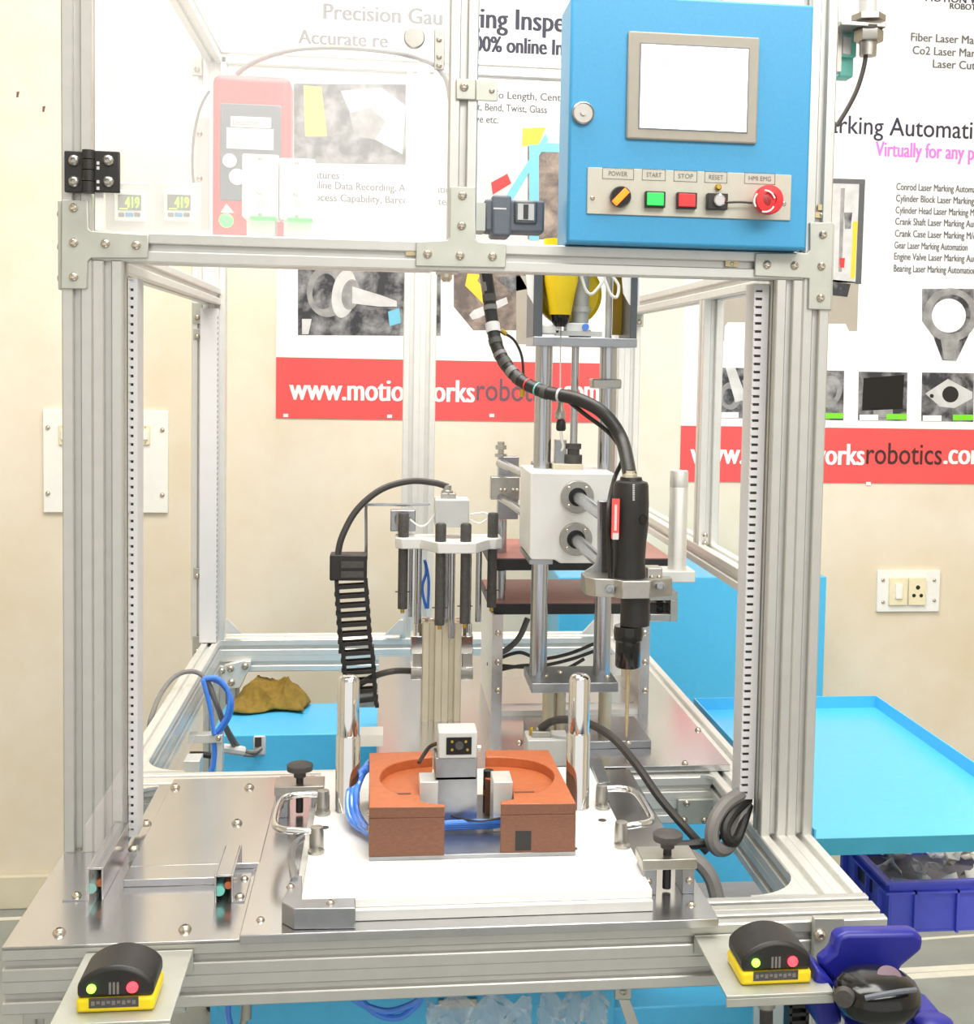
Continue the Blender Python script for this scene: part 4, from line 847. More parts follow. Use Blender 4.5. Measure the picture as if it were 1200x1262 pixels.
# coupling and stop above the block
MB().lathe((xr2, YR - .01, zk - .045), (0, 0, 1), [(.006, 0), (.006, .008), (.016, .009), (.016, .026), (.011, .027), (.011, .036), (.014, .037), (.014, .046)], 18).build('coupling', GREYB, SL)
zBk1 = aY(703, 583, YR - .10).z; zBk0 = aY(703, 690, YR - .10).z
bxl, bxr = aY(653, 636, YR - .10).x, aY(757, 636, YR - .10).x
MB().pbox(681, 572, 718, 583, YR - .03, .04).build('block_lug', CRM, SL, .001); MB().pbox(684, 542, 698, 574, YR - .01, .02).build('stop_block', STEELD, SL, .001)
chx = bxl + .044
bk = MB().prism([(bxl, zBk0 + .006), (bxl + .004, zBk0), (chx, zBk0), (chx + .01, zBk0 - .006), (bxr, zBk0 - .006), (bxr, zBk1), (bxl, zBk1)], 'y', YR - .10, YR + .07).build('slide_block', WPAINT, SL, .002)
MB().box(bxl + .001, chx - .003, YR - .098, YR + .068, zBk0 - .008, zBk0 - .0005).build('block_foot', STEELD, SL)
rod_pts = []
for a, b in ((711, 612), (709, 664)):
    p = aY(a, b, YR - .10); rod_pts.append(p)
    fl = MB().lathe(p, (0, -1, 0), [(.0285, 0), (.0285, .006), (.027, .008), (.016, .008), (.0155, .003), (.005, .003)], 28).build('flange_bushing', NICKEL, SL)
    MB().lathe(p - V((0, .0032, 0)), (0, -1, 0), [(.0155, 0), (.0155, .0006)], 20).build('bore', BLACK, fl)
    for t_ in (.8, 2.36, 3.95, 5.5): screw(fl, p + V((math.cos(t_) * .0215, -.008, math.sin(t_) * .0215)), FRONT, .0036)
# horizontal rods: bracket towards the camera, end block behind
YD = aX(746, 632, rod_pts[0].x).y
for p in rod_pts: MB().cyl((p.x, YD + .004, p.z), (p.x, YR + .30, p.z), .0105, n=18).build('cross_rod', ROD, SL)
xb0, xb1 = aY(640 - 35, 590, YR + .28).x, aY(640, 590, YR + .28).x
eb = MB().box(rod_pts[0].x - .035, rod_pts[0].x + .05, YR + .28, YR + .31, rod_pts[1].z - .03, rod_pts[0].z + .03).build('end_block', STEELD, SL, .002)
YE = YR + .24
def left_end():
    o = MB().pbox(614, 548 + 15, 639, 640, YE, .03).build('rod_end_block', STEELD, SL, .0015)
    c = MB().pbox(605, 588, 640, 616, YE - .03, .03).build('clamp_block', NICKEL, SL, .0015)
    for a in (617, 622, 632, 637): screw_y(c, a, 604, YE - .03, .004)
    p = aY(617, 563, YE + .01); MB().lathe(p, (0, 0, 1), [(.012, 0), (.012, .006), (.006, .007), (.006, .014), (.011, .015), (.011, .023), (.007, .024), (.007, .030)], 6).build('adjuster_bolt', NICKEL, SL)
    for b0, b1 in ((571, 585), (612, 634)):
        MB().tube([aY(616, b0, YE - .02), aY(648, b1, YR + .06)], .0085, 12, 1).build('support_rod', ROD, SL)
    MB().cyl((aY(617, 650, YE + .02).x, YE + .02, zst + .03), (aY(617, 650, YE + .02).x, YE + .02, aY(617, 640, YE + .02).z), .012, n=14).build('end_post', ROD, SL)
left_end()
# screwdriver carriage
SD = thing('screwdriver', aY(776, 905, YD), 'black electric screwdriver held upright in a steel clamp', 'screwdriver')
webp([(737, 617), (757, 617), (757, 712), (740, 716), (721, 722), (721, 705), (733, 697), (737, 685)], YD, YD + .012).build('bracket', STEELD, SD, .002)
webp([(742, 619), (757, 619), (757, 712), (742, 712)], YD - .004, YD - .0002).build('bracket_pad', GREYB, SD)
kx = pm(YD); dcx = aY(776, 720, YD).x; dy = YD - .045
zc1 = aY(776, 714, dy - .02).z; zc0 = aY(776, 736, dy - .02).z
xa, xb_, xc_, xd_ = aY(721, 725, dy).x, aY(753, 725, dy).x, aY(800, 725, dy).x, aY(826, 725, dy).x
MB().prism([(xa, dy + .045), (xa, dy - .0), (xa + .012, dy - .015), (xb_, dy - .02), (xb_ + .01, dy - .034), (xc_ - .006, dy - .034), (xc_ + .006, dy - .02), (xd_, dy - .012), (xd_, dy + .03), (xc_, dy + .045)], 'z', zc0, zc1).build('clamp', NICKEL, SD, .0015)
for a, b in ((751, 726), (814, 722)): MB().lathe(aY(a, b, dy - .02), (0, -1, 0), [(.0065, 0), (.0065, .004), (.004, .0045), (.004, .002)], 12).build('clamp_bolt', STEELD, SD)
def dz(b): return aY(776, b, dy).z
def dr(r): return r * kx
prof = [(20, 716), (19.5, 690), (20.5, 668), (22.5, 648), (22.5, 620), (21.5, 598), (20, 594), (14, 592), (13, 588)]
MB().lathe((aY(776, 655, dy).x, dy, 0), (0, 0, 1), [(dr(r), dz(b)) for r, b in prof], 28).build('grip', BLACK, SD)
MB().lathe((dcx, dy, 0), (0, 0, 1), [(dr(r), dz(b)) for r, b in ((18, 770), (18, 734))], 26).build('lower_body', BLACK, SD)
MB().lathe((aY(774, 790, dy).x, dy, 0), (0, 0, 1), [(dr(r), dz(b)) for r, b in ((14, 822), (15.5, 820), (15.5, 790), (17.5, 788), (18.5, 779), (17.5, 771))], 26).build('nose', BLACKG, SD)
MB().lathe((aY(773, 850, dy).x, dy, 0), (0, 0, 1), [(dr(r), dz(b)) for r, b in ((1.2, 908), (2.2, 885), (2.4, 840), (3.6, 826), (6, 820))], 12).build('bit', CRMN, SD)
MB().lathe((aY(776, 586, dy).x, dy, dz(590)), (0, 0, 1), [(.011, 0), (.011, .007), (.0085, .008), (.0085, .012)], 6).build('cable_gland', CRM, SD)
o = MB().pbox(754, 615, 763, 664, dy - dr(22), .004).build('label', REDP, SD); MB().pbox(755, 657, 762, 665, dy - dr(22) - .001, .002).build('label_foot', PALE, o); MB().pbox(757, 622, 760, 654, dy - dr(22) - .0008, .001).build('label_print', PALE, o)
p = aY(791, 640, dy - dr(17)); MB().lathe(p, (.4, -1, 0), [(.008, 0), (.007, .004)], 16).build('trigger', BLACKG, SD)
b = MB()
for i in range(9): b.pbox(779.5, 597 + i * 2.3, 782, 598.4 + i * 2.3, dy - dr(22.6), .001)
b.build('print', PALE, SD)
# upright dowel on its arm
UD = thing('upright_dowel', aY(837, 716, dy + .03), 'thick aluminium dowel standing on an arm right of the screwdriver', 'dowel')
MB().pbox(797, 704, 857, 718, dy + .01, .05).build('arm', GRAYL, UD, .0015); MB().pbox(797, 700, 816, 735, dy - .005, .03).build('arm_block', NICKEL, UD, .0015)
for a in (803, 812): screw_y(UD, a, 712, dy - .005, .004)
zz = aY(836, 704, dy + .03).z; xx = aY(836, 640, dy + .03).x; zt_ = aY(836, 580, dy + .03).z
MB().lathe((xx, dy + .033, zz), (0, 0, 1), [(11.4 * kx, 0), (11.4 * kx, (zt_ - zz) * .83), (11.1 * kx, (zt_ - zz) * .835), (11.4 * kx, (zt_ - zz) * .84), (11.4 * kx, zt_ - zz - .002), (10.6 * kx, zt_ - zz)], 26).build('dowel', ALUW, UD)
# hose to the screwdriver
HC = thing('wrapped_hose', aY(597, 332, .3), 'thick black taped hose curving down to the top of the screwdriver', 'hose')
hp = [((596, 318), .30), ((602, 360), .30), ((606, 395), .29), ((614, 432), .27), ((636, 464), .24), ((668, 482), .2), ((712, 492), .16), ((744, 510), .13), ((766, 542), .11), ((776, 586), dy)]
HPT = [aY(*p, y) for p, y in hp]
MB().tube(HPT, .0105, 12).build('hose', BLACK, HC); MB().tube([aY(594, 300, .302), aY(598, 335, .302), aY(603, 368, .30)], .0108, 12).build('hose_sleeve', RUBBER, HC)
def band(i, t, m, L=.008, r=.0112):
    a, b_ = HPT[i], HPT[i + 1]; p = a.lerp(b_, t); d = (b_ - a).normalized(); a0, d0 = HPT[max(i - 1, 0)], HPT[min(i + 2, len(HPT) - 1)]
    p = .5 * ((2 * a) + (b_ - a0) * t + (2 * a0 - 5 * a + 4 * b_ - d0) * t * t + (3 * a - a0 - 3 * b_ + d0) * t ** 3)
    q = t + .01; p2 = .5 * ((2 * a) + (b_ - a0) * q + (2 * a0 - 5 * a + 4 * b_ - d0) * q * q + (3 * a - a0 - 3 * b_ + d0) * q ** 3); d = (p2 - p).normalized()
    return MB().cyl(p - d * L / 2, p + d * L / 2, r, n=14).build('tape_band', m, HC)
band(2, .25, PALE, .016, .0118)
for i, t, m_, L_ in ((1, .2, GREYB, .012), (1, .55, RUBBER, .008), (2, .7, GREYB, .01), (3, .15, RUBBER, .007), (3, .45, GREYB, .012), (3, .8, RUBBER, .01), (4, .1, GREYB, .01), (4, .5, REDC, .0025), (4, .85, TEAL, .0025), (5, .1, GREYB, .01), (5, .5, PALE, .004)): band(i, t, m_, L_)
hose('lamp_wire', [aY(690, 486, .19), aY(720, 510, .155), aY(752, 535, .13), aY(767, 562, .10), aY(757, 590, .10), aY(750, 625, dy - .012), aY(750, 670, dy - .012), aY(752, 714, dy - .005)], .0035, BLACK, 'thin black cable running down beside the screwdriver grip', 'cable')
hose('probe_wire', [aY(622, 411, .285), aY(634, 420, .29), aY(643, 440, .29), aY(645, 470, .28), aY(644, 482, .28)], .0022, BLACK, 'short thin black wire with brass ends beside the taped hose', 'wire')
MB().cyl(aY(617, 407, .285), aY(624, 412, .285), .004, n=10).build('wire_terminal', BRASS, bpy.data.objects['probe_wire']); MB().cyl(aY(644, 480, .28), aY(643, 489, .28), .005, n=10).build('wire_terminal', BRASS, bpy.data.objects['probe_wire'])
# spring balancer above, wire, hook
YBA = .42
BL = thing('spring_balancer', aY(700, 400, YBA), 'bright yellow spring balancer hanging behind the upper beam', 'balancer')
pc = aY(702, 362, YBA + .05); b = MB().lathe(pc, (0, 1, 0), [(.02, -.012), (.05, -.010), (.058, 0), (.058, .022), (.05, .032), (.02, .034)], 36); b.build('drum', YEL, BL)
MB().lathe(aY(690, 388, YBA), (0, 0, 1), [(.019, 0), (.024, .03), (.030, .06), (.031, .13)], 22).build('nose_cone', YEL, BL); MB().lathe(aY(690, 397, YBA), (0, 0, 1), [(.009, -.008), (.015, 0), (.0165, .014), (.015, .016)], 18).build('rope_guide', BLACKG, BL)
MB().cyl(aY(706, 230, YBA + .06), aY(706, 230, YBA + .06) + V((0, 0, .45)), .006).build('hanger', STEELD, BL)
hk = thing('hose_hook', aY(690, 545, YBA - .1), 'black and steel hook on a thin wire holding up the taped hose', 'hook')
yk = .21
MB().cyl(aY(691, 402, YBA), aY(690, 484, yk), .0011, n=6).build('wire', STEELD, hk); MB().lathe(aY(690, 492, yk), (0, 0, 1), [(.012, 0), (.0125, .004), (.009, .009), (.003, .011)], 16).build('stopper', BLACK, hk)
MB().lathe(aY(690, 517, yk), (0, 0, 1), [(.006, 0), (.009, .003), (.0085, .012), (.005, .018), (.005, .036)], 12).build('swivel', NICKEL, hk); MB().lathe(aY(691, 531, yk), (0, 0, 1), [(.006, 0), (.008, .003), (.0075, .014), (.005, .019)], 16).build('sleeve', BLACK, hk)
MB().tube([aY(691, 531, yk), aY(692, 540, yk), aY(694, 550, yk), aY(692, 556, yk)], .0025, 7).build('hook', CHROME, hk)

# ------------------------------------------------------------------ connector box and cables on the plate
yq = aZ(670, 925, zP).y - .04
CB = thing('connector_box', aZ(670, 940, zP), 'light grey connector box with a cable gland behind the right chrome pillar', 'connector box')
yq = aZ(670, 945, zP).y; x0, x1, z0, z1 = fb(650, 912, 702, 945, yq)
MB().box(x0, x1, yq, yq + .06, zP, z1).build('box', GRAYL, CB, .002); MB().box(x0 + .008, x1 - .03, yq + .015, yq + .045, z1, z1 + .010).build('plug_base', NICKEL, CB, .001)
for a in (655, 662, 669): MB().lathe(aY(a, 906, yq + .03), (0, 0, 1), [(.005, -.004), (.005, .010), (.003, .014)], 10).build('terminal_post', BRASS if a != 662 else NICKEL, CB)
hose('power_cable', [aY(666, 898, yq + .03), aY(680, 889, yq + .02), aY(700, 887, yq), aY(728, 893, yq - .04), aY(756, 910, yq - .10), aY(784, 942, yq - .14), aY(812, 982, yq - .17), aY(840, 1015, yq - .20), aY(872, 1050, yq - .22)], .0068, RUBBERD, 'long dark cable dropping from the connector box past the right handle', 'cable')
o = MB().pbox(443, 906, 472, 920, .30, .05).build('small_plate', ALUW); tag(o, 'small pale aluminium block behind the left chrome pillar', 'block')
o.location.z += 0
for r_, pts, m_, lab in ((.011, ((920, 975), (895, 990), (880, 1012), (877, 1035), (886, 1047), (898, 1042), (908, 1022), (918, 990)), RUBBER, 'thick grey cable looping out of the right wiring duct'),
                         (.008, ((922, 985), (905, 1000), (894, 1018), (896, 1034), (906, 1036), (914, 1018), (922, 992)), BLACK, 'black cable looping beside the grey one at the right duct')):
    hose('duct_cable', [aY(a, b, .045 - .022 * math.sin(math.pi * i / (len(pts) - 1)) * 2.2) for i, (a, b) in enumerate(pts)], r_, m_, lab, 'cable')
hose('braided_cable', [aY(832, 1042, .02), aY(852, 1041, .02), aY(874, 1038, .02), aY(884, 1030, .03)], .0075, BLACK, 'black braided cable crossing behind the right clamp', 'cable')
hose('grey_hose', [aY(838, 1050, -.02), aY(860, 1062, -.03), aY(876, 1082, -.04), aY(884, 1110, -.05)], .011, RUBBER, 'grey hose curving down behind the right clamp', 'hose')

# ------------------------------------------------------------------ blue cabinets inside and behind the frame
ZC = -.85
BC = thing('electrical_cabinet', (.07, 1.25, FZ), 'blue electrical cabinet under the rear of the machine, cloth on top', 'cabinet')
MB().box(XL + .055, .53, 1.12, 1.39, FZ + .06, ZC).build('body', BLUET, BC, .003); MB().box(XL + .06, .52, 1.14, 1.37, FZ, FZ + .06).build('plinth', BLACK, BC)
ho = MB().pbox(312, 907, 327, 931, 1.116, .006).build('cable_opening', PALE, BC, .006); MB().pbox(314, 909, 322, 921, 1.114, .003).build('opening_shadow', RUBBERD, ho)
LC = thing('lower_cabinet', (.3, .6, FZ), 'blue lower cabinet visible below the table on the right', 'cabinet')
MB().box(.02, XR - .09, -.03, 1.05, FZ + .06, -.93).build('body', BLUET, LC, .003); MB().box(.03, XR - .1, -.01, 1.03, FZ, FZ + .06).build('plinth', BLACK, LC)
YBX = 1.69
RB = thing('side_cabinet', (aY(850, 880, YBX).x, YBX + .2, FZ), 'tall blue cabinet against the wall behind the outfeed tray', 'cabinet')
x0, x1, z0, z1 = fb(687, 709, 1016, 880, YBX); z1 = aY(920, 711, YBX).z
MB().box(x0, x1, YBX, WY - .02, FZ + .05, z1).build('body', BLUET, RB, .003); MB().box(x0 + .02, x1 - .02, YBX + .02, WY - .04, FZ, FZ + .05).build('plinth', BLACK, RB)
# cloth crumpled on the cabinet
def cloth():
    p0 = aZ(330, 872, ZC); n = 90; m_ = 64; vs = []; fs = []
    from mathutils import noise
    def Hh(u, v):
        e = min(1, 5 * min(u, 1 - u, v, 1 - v) + .02)
        w = V((u * 2.6 + .5 * v, v * 2.2 - .6 * u, .3)); rg = (1 - abs(noise.noise(w * 1.3))) ** 3.5; r2 = (1 - abs(noise.noise(w * 2.0 + V((3.3, 1, 0))))) ** 3
        hump = math.exp(-((u - .38) / .2) ** 2 - ((v - .62) / .3) ** 2) * .034 + math.exp(-((u - .75) / .2) ** 2 - ((v - .5) / .3) ** 2) * .026
        return .003 + e ** .5 * (.006 + hump + .026 * rg + .011 * r2)
    pts = []
    for j in range(m_ + 1):
        for i in range(n + 1):
            u, v = i / n, j / m_
            wob = .012 * math.sin(7 * v + 1); wob2 = .014 * math.sin(7 * u)
            taper = 1 - .35 * v
            vs.append((p0.x + (u - .5) * .205 * taper + wob * (.5 - u) * 2 + .012 * v, p0.y + (v - .5) * .16 + wob2 * (v - .5) * 2 + .02, ZC + .001 + Hh(u, v)))
    for j in range(m_):
        for i in range(n): a = j * (n + 1) + i; fs.append((a, a + 1, a + n + 2, a + n + 1))
    b = MB().add(vs, fs)
    o = b.build('cloth', CLOTH); s = o.modifiers.new('thick', 'SOLIDIFY'); s.thickness = .003; return tag(o, 'crumpled olive brown cloth lying on the blue cabinet', 'cloth')
cl = cloth()
# cables by the left beam
hose('sensor_cable', [aY(188, 935, .72), aY(184, 905, .74), aY(187, 882, .75), aY(200, 852, .85), aY(218, 832, .92), aY(240, 828, .95), aY(256, 840, .95), aY(268, 870, .95), aY(280, 898, 1.0), aY(296, 922, 1.08), aY(312, 927, 1.10), aY(322, 922, 1.112)], .005, RUBBER, 'grey cable arching over the left beam into the blue cabinet', 'cable')
hose('sensor_cable', [aY(255, 842, .96), aY(266, 868, .96), aY(276, 895, 1.0), aY(292, 925, 1.07), aY(310, 931, 1.10), aY(318, 926, 1.112)], .0042, RUBBER, 'second grey cable beside it entering the blue cabinet', 'cable')
for i, (pts, lab) in enumerate((([(250, 838), (258, 868), (262, 895), (264, 905)], 'left strand of the blue hose coil at the left beam'), ([(250, 837), (268, 836), (282, 855), (280, 880), (270, 898), (262, 905)], 'inner loop of the blue hose coil at the left beam'), ([(252, 835), (272, 842), (285, 862), (283, 882), (272, 900), (266, 906)], 'outer loop of the blue hose coil at the left beam'))):
    hose('blue_hose', [aY(a, b_, .93 + .01 * i) for a, b_ in pts], .005, HOSE, lab, 'hose', 'blue hose coil')
hose('blue_hose', [aY(262, 905, .95), aY(264, 925, .95), aY(262, 945, .95), aY(255, 958, .95)], .006, HOSE, 'blue hose hanging down beside the blue cabinet', 'hose')
LB = thing('hose_bracket', aY(266, 955, .95), 'small aluminium bracket holding blue hoses at the left beam', 'bracket')
MB().pbox(232, 906, 274, 916, .94, .03).build('arm', ALUW, LB, .001); MB().pbox(266, 914, 274, 958, .95, .03).build('leg', ALUW, LB, .001); screw_y(LB, 269, 910, .94, .006)
MB().pbox(226, 938, 246, 958, .7, .05).build('post_block', ALUW, LB, .001)
hose('black_pipe', [aY(234, 930, 1.05), aY(250, 930, 1.05), aY(264, 932, 1.05)], .007, BLACK, 'short black pipe below the hose bracket', 'pipe'); hose('white_pipe', [aY(272, 922, 1.05), aY(288, 924, 1.06), aY(300, 926, 1.07)], .011, PALE, 'white pipe end beside the blue cabinet opening', 'pipe')
# clear side sheet along the left beam
o = MB().box(XL + .046, XL + .050, .42, 1.36, T - .10, T + .005).build('side_sheet', ACRS); tag(o, 'clear acrylic strip along the inside of the left beam', 'guard')

# ------------------------------------------------------------------ outfeed tray and parts crate
zt0 = -.722; ty1 = .80; tx0 = XR + .012; tx1 = aY(1079, 885, ty1).x; ty0 = aX(1003, 1030, tx0).y
TR = thing('outfeed_tray', ((tx0 + tx1) / 2, .4, FZ), 'wide shallow blue sheet metal tray attached to the right of the machine', 'tray')
th = .003; lip = .028
MB().box(tx0, tx1, ty0, ty1, zt0, zt0 + th).build('floor_sheet', BLUET, TR)
for x_ in ((tx0, tx0 + th), (tx1 - th, tx1)): MB().box(*x_, ty0, ty1, zt0 + th, zt0 + lip).build('side_lip', BLUET, TR)
MB().box(tx0 + th, tx1 - th, ty0, ty0 + th, zt0 + th, zt0 + lip * .5).build('front_lip', BLUET, TR); MB().box(tx0 + th, tx1 - th, ty1 - th, ty1, zt0 + th, zt0 + lip).build('back_lip', BLUET, TR)
MB().box(tx0 + .0, tx1 - .0, ty0 - .002, ty0, zt0 - .012, zt0 + lip * .5).build('front_skirt', mat('teal_painted_edge', (56, 150, 178), 0, .4, .05, 30), TR)
for y_ in (.15, .65): MB().box(XR, tx1 - .05, y_, y_ + .03, zt0 - .03, zt0).build('support_arm', ALU, TR)
cyf = .35; p = aY(1096, 1086, cyf); q = aY(1096, 1150, cyf); cw = .36; cd = .25; zc_1 = p.z; zc_0 = q.z
CRT = thing('parts_crate', (p.x + cw / 2, cyf + cd / 2, zc_0), 'blue plastic crate full of crumpled bags below the tray', 'crate')
wt = .004
MB().box(p.x, p.x + cw, cyf, cyf + cd, zc_0, zc_0 + wt).build('bottom', BLUEC, CRT)
for args in ((p.x, p.x + wt, cyf, cyf + cd), (p.x + cw - wt, p.x + cw, cyf, cyf + cd), (p.x + wt, p.x + cw - wt, cyf, cyf + wt), (p.x + wt, p.x + cw - wt, cyf + cd - wt, cyf + cd)):
    MB().box(*args, zc_0 + wt, zc_1).build('wall', BLUEC, CRT, .0008)
b = MB(); r_ = .009
for zz_ in (zc_1 - .004, zc_1 - .022): b.box(p.x - r_, p.x + cw + r_, cyf - r_, cyf, zz_, zz_ + .004).box(p.x - r_, p.x, cyf, cyf + cd, zz_, zz_ + .004)
b.build('rim', BLUEC, CRT)
for k in range(5): MB().box(p.x + .045 + k * .08, p.x + .049 + k * .08, cyf - r_, cyf, zc_0, zc_1 - .018).build('rib', BLUEC, CRT)
for k in range(4): MB().box(p.x - r_, p.x, cyf + .03 + k * .06, cyf + .034 + k * .06, zc_0, zc_1 - .018).build('rib', BLUEC, CRT)
MB().box(p.x - .001, p.x, cyf + .08, cyf + .17, zc_1 - .055, zc_1 - .03).build('hand_hole', BLACK, CRT)
o = MB().box(XR - .04, p.x + cw - .01, cyf + .01, cyf + cd, zc_0 - .0052, zc_0 - .0002).build('crate_shelf', ALU); tag(o, 'thin aluminium shelf under the blue crate', 'shelf')
for i in range(15):
    cxp = p.x + .04 + (i % 5) * (cw - .08) / 4 + random.uniform(-.012, .012); cyp = cyf + .035 + (i // 5) * (cd - .08) / 2 + random.uniform(-.012, .012); s = .022 + .018 * random.random()
    vs = []; n = 5
    for j in range(n + 1):
        for k in range(n + 1):
            vs.append(((j / n - .5) * 2 * s + random.uniform(-.005, .005), (k / n - .5) * 1.6 * s + random.uniform(-.005, .005), random.uniform(-.007, .007) + .3 * s * math.sin(j * 1.6 + i)))
    rotm = Matrix.Rotation(random.random() * 6, 4, 'Z') @ Matrix.Rotation(random.uniform(-.7, .7), 4, 'X')
    vs = [rotm @ V(v) for v in vs]; zmin = min(v.z for v in vs); zb_ = zc_0 + .046 + .022 * random.random()
    vs = [V((min(max(v.x + cxp, p.x + wt + .001), p.x + cw - wt - .001), min(max(v.y + cyp, cyf + wt + .001), cyf + cd - wt - .001), v.z - zmin + zb_)) for v in vs]
    fs = [(j * (n + 1) + k, j * (n + 1) + k + 1, (j + 1) * (n + 1) + k + 1, (j + 1) * (n + 1) + k) for j in range(n) for k in range(n)]
    o = MB().add(vs, fs).build('plastic_bag', PAPERW if i % 3 else BAG); s_ = o.modifiers.new('thick', 'SOLIDIFY'); s_.thickness = .0006
    tag(o, 'crumpled pale paper bag heaped in the blue crate' if i % 3 else 'crumpled clear plastic bag heaped in the blue crate', 'bag', 'pale bags in the blue crate' if i % 3 else 'clear bags in the blue crate')
MB().box(p.x + wt + .001, p.x + cw - wt - .001, cyf + wt + .001, cyf + cd - wt - .001, zc_0 + wt, zc_0 + .045).build('packing_layer', RUBBER, CRT)

# ------------------------------------------------------------------ optical push buttons on brackets at the front
def touch(poly_top, a0, a1, b_base, Y0, label, dxp):
    """black domed sensor on a yellow base on a bent plate"""
    zt_ = aY((a0 + a1) / 2, b_base, Y0).z
    xm0, xm1 = aY(a0, b_base, Y0).x, aY(a1, b_base, Y0).x; w = xm1 - xm0; L = .064
    t = thing('touch_button', ((xm0 + xm1) / 2, Y0 + L / 2, zt_), label, 'touch button', 'black and yellow touch buttons')
    def ring(z, ins, sk=0): return [V((x_, y_, z)) for x_, y_ in ((xm0 + ins, Y0 + ins), (xm1 - ins, Y0 + ins), (xm1 - ins, Y0 + L - ins), (xm0 + ins, Y0 + L - ins))]
    MB().box(xm0, xm1, Y0, Y0 + L, zt_, zt_ + .016).build('base', YELS, t, .004)
    pts = []; n = 14
    for k in range(n + 1):
        u = k / n; pts.append((xm0 + .001 + (w - .002) * u, zt_ + .031 + .019 * (1 - (2 * u - 1) ** 2) ** .8))
    poly = [(xm0 + .001, zt_ + .016)] + pts + [(xm1 - .001, zt_ + .016)]
    MB().prism(poly, 'y', Y0 + .001, Y0 + L - .001).build('hood', BLACK, t, .004)
    lab = MB().box(xm0 + w * .17, xm1 - w * .2, Y0 - .0008, Y0, zt_ + .006, zt_ + .017).build('rating_label', GREYB, t)
    for q_ in range(9): MB().box(xm0 + w * (.2 + q_ * .065), xm0 + w * (.2 + q_ * .065 + .045), Y0 - .0011, Y0 - .0008, zt_ + .009 + .0015 * (q_ % 2), zt_ + .0135).build('print_mark', RUBBER, lab)
    for u, m_, r in ((.2, LEDG, .0048), (.72, LEDR, .006)): MB().lathe((xm0 + w * u, Y0 + .001, zt_ + .027), (0, -1, 0), [(r, 0), (r, .002), (r * .5, .004)], 16).build('lamp', m_, t)
    b = MB()
    for u in (.42, .47, .52): b.box(xm0 + w * u, xm0 + w * (u + .03), Y0 + .0002, Y0 + .001, zt_ + .02, zt_ + .033)
    b.build('symbol', RUBBER, t)
    return t, zt_, xm0, xm1, L
for a0, a1, bb, Y0, lab, pp in ((93, 190, 1248, -.44, 'black and yellow touch button at the front left of the table', 0), (913, 1000, 1214, -.43, 'black and yellow touch button at the front right of the table', 1)):
    t, zt_, xa_, xb2, L = touch(None, a0, a1, bb, Y0, lab, 0)
    bk = thing('button_bracket', ((xa_ + xb2) / 2, -.36, zt_ - .012), 'grey bent plate under the ' + ('left' if not pp else 'right') + ' touch button', 'bracket', 'touch button plates')
    MB().box(xa_ - .022, xb2 + .02, Y0 - .02, -.2935, zt_ - .004, zt_ - .0004).build('plate', PLATE, bk, .0008); MB().box(xa_ - .022, xb2 + .02, Y0 - .02, Y0 - .0165, zt_ - .014, zt_ - .004).build('front_lip', PLATE, bk, .0008)
    MB().box(xa_ - .022, xb2 + .02, -.2965, -.2935, zt_, T - .035).build('back_flange', PLATE, bk, .0008) 
# wiring block under the right plate
MB_ = thing('cable_plug', aY(944, 1262, -.40), 'dark cable plug below the right touch button plate', 'plug')
MB().cyl(aY(944, 1232, -.38), aY(944, 1275, -.38), .008, n=14).build('plug', RUBBERD, MB_); MB().lathe(aY(944, 1240, -.38), (0, 0, 1), [(.007, -.004), (.011, 0), (.011, .008)], 14).build('collar', NICKEL, MB_)
cc = thing('small_chain', aY(985, 1262, -.36), 'black cable chain end below the right touch button plate', 'cable chain')
for k in range(3):
    MB().pbox(972, 1238 + k * 10, 996, 1243 + k * 10, -.36, .02).build('chain_link', BLACK, cc, .001)
for a in (972, 993): MB().pbox(a, 1236, a + 4, 1275, -.36, .02).build('chain_side', BLACK, cc)
MB().pbox(968, 1228, 1000, 1238, -.36, .02).build('chain_end', BLACK, cc)
# navy holder with black scanner head
NH = thing('scanner_holder', aY(1080, 1262, -.42), 'navy blue scanner stand with a black rounded head at the front right', 'scanner')
def rr(pts, y0, y1, m, nm, bev): return webp(pts, y0, y1).build(nm, m, NH, bev)
rr([(1003, 1132), (1040, 1132), (1050, 1180), (1002, 1185)], -.305, -.295, PLATE, 'back_plate', .001)
screw_y(NH, 1010, 1152, -.305, .008)
ys_ = -.46
rr([(1036, 1152), (1046, 1150), (1128, 1149), (1139, 1156), (1137, 1172), (1112, 1192), (1105, 1206), (1030, 1218), (1010, 1188), (1027, 1174), (1031, 1158)], ys_ + .055, ys_ + .08, NAVY, 'cradle', .006)
rr([(1006, 1192), (1030, 1214), (1040, 1262), (1012, 1275), (1004, 1240)], ys_ + .03, ys_ + .09, NAVY, 'side_arm', .006)
c = aY(1080, 1226, ys_); k = pm(ys_)
b = MB(); n = 22; rows = []
for i in range(13):
    ph = -math.pi / 2 + math.pi * i / 12; rows.append([c + V((math.copysign(abs(math.cos(t)) ** .8, math.cos(t)) * 57 * k * math.cos(ph) ** .7, math.sin(t) * .045 * max(math.cos(ph), 0) ** .7, 30 * k * math.copysign(abs(math.sin(ph)) ** .9, math.sin(ph)))) for t in [2 * math.pi * j / n for j in range(n)]])
b.rings(rows).build('head', BLACKG, NH)
MB().lathe(aY(1096, 1204, ys_ - .006), (0, -.6, 1), [(.014, -.006), (.014, .001), (.010, .002)], 20).build('top_button', INKN, NH)
MB().tube([aY(1066, 1230, ys_ - .046), aY(1085, 1226, ys_ - .05), aY(1110, 1222, ys_ - .047), aY(1128, 1220, ys_ - .036)], .003, 7).build('light_strip', SLATE, NH)
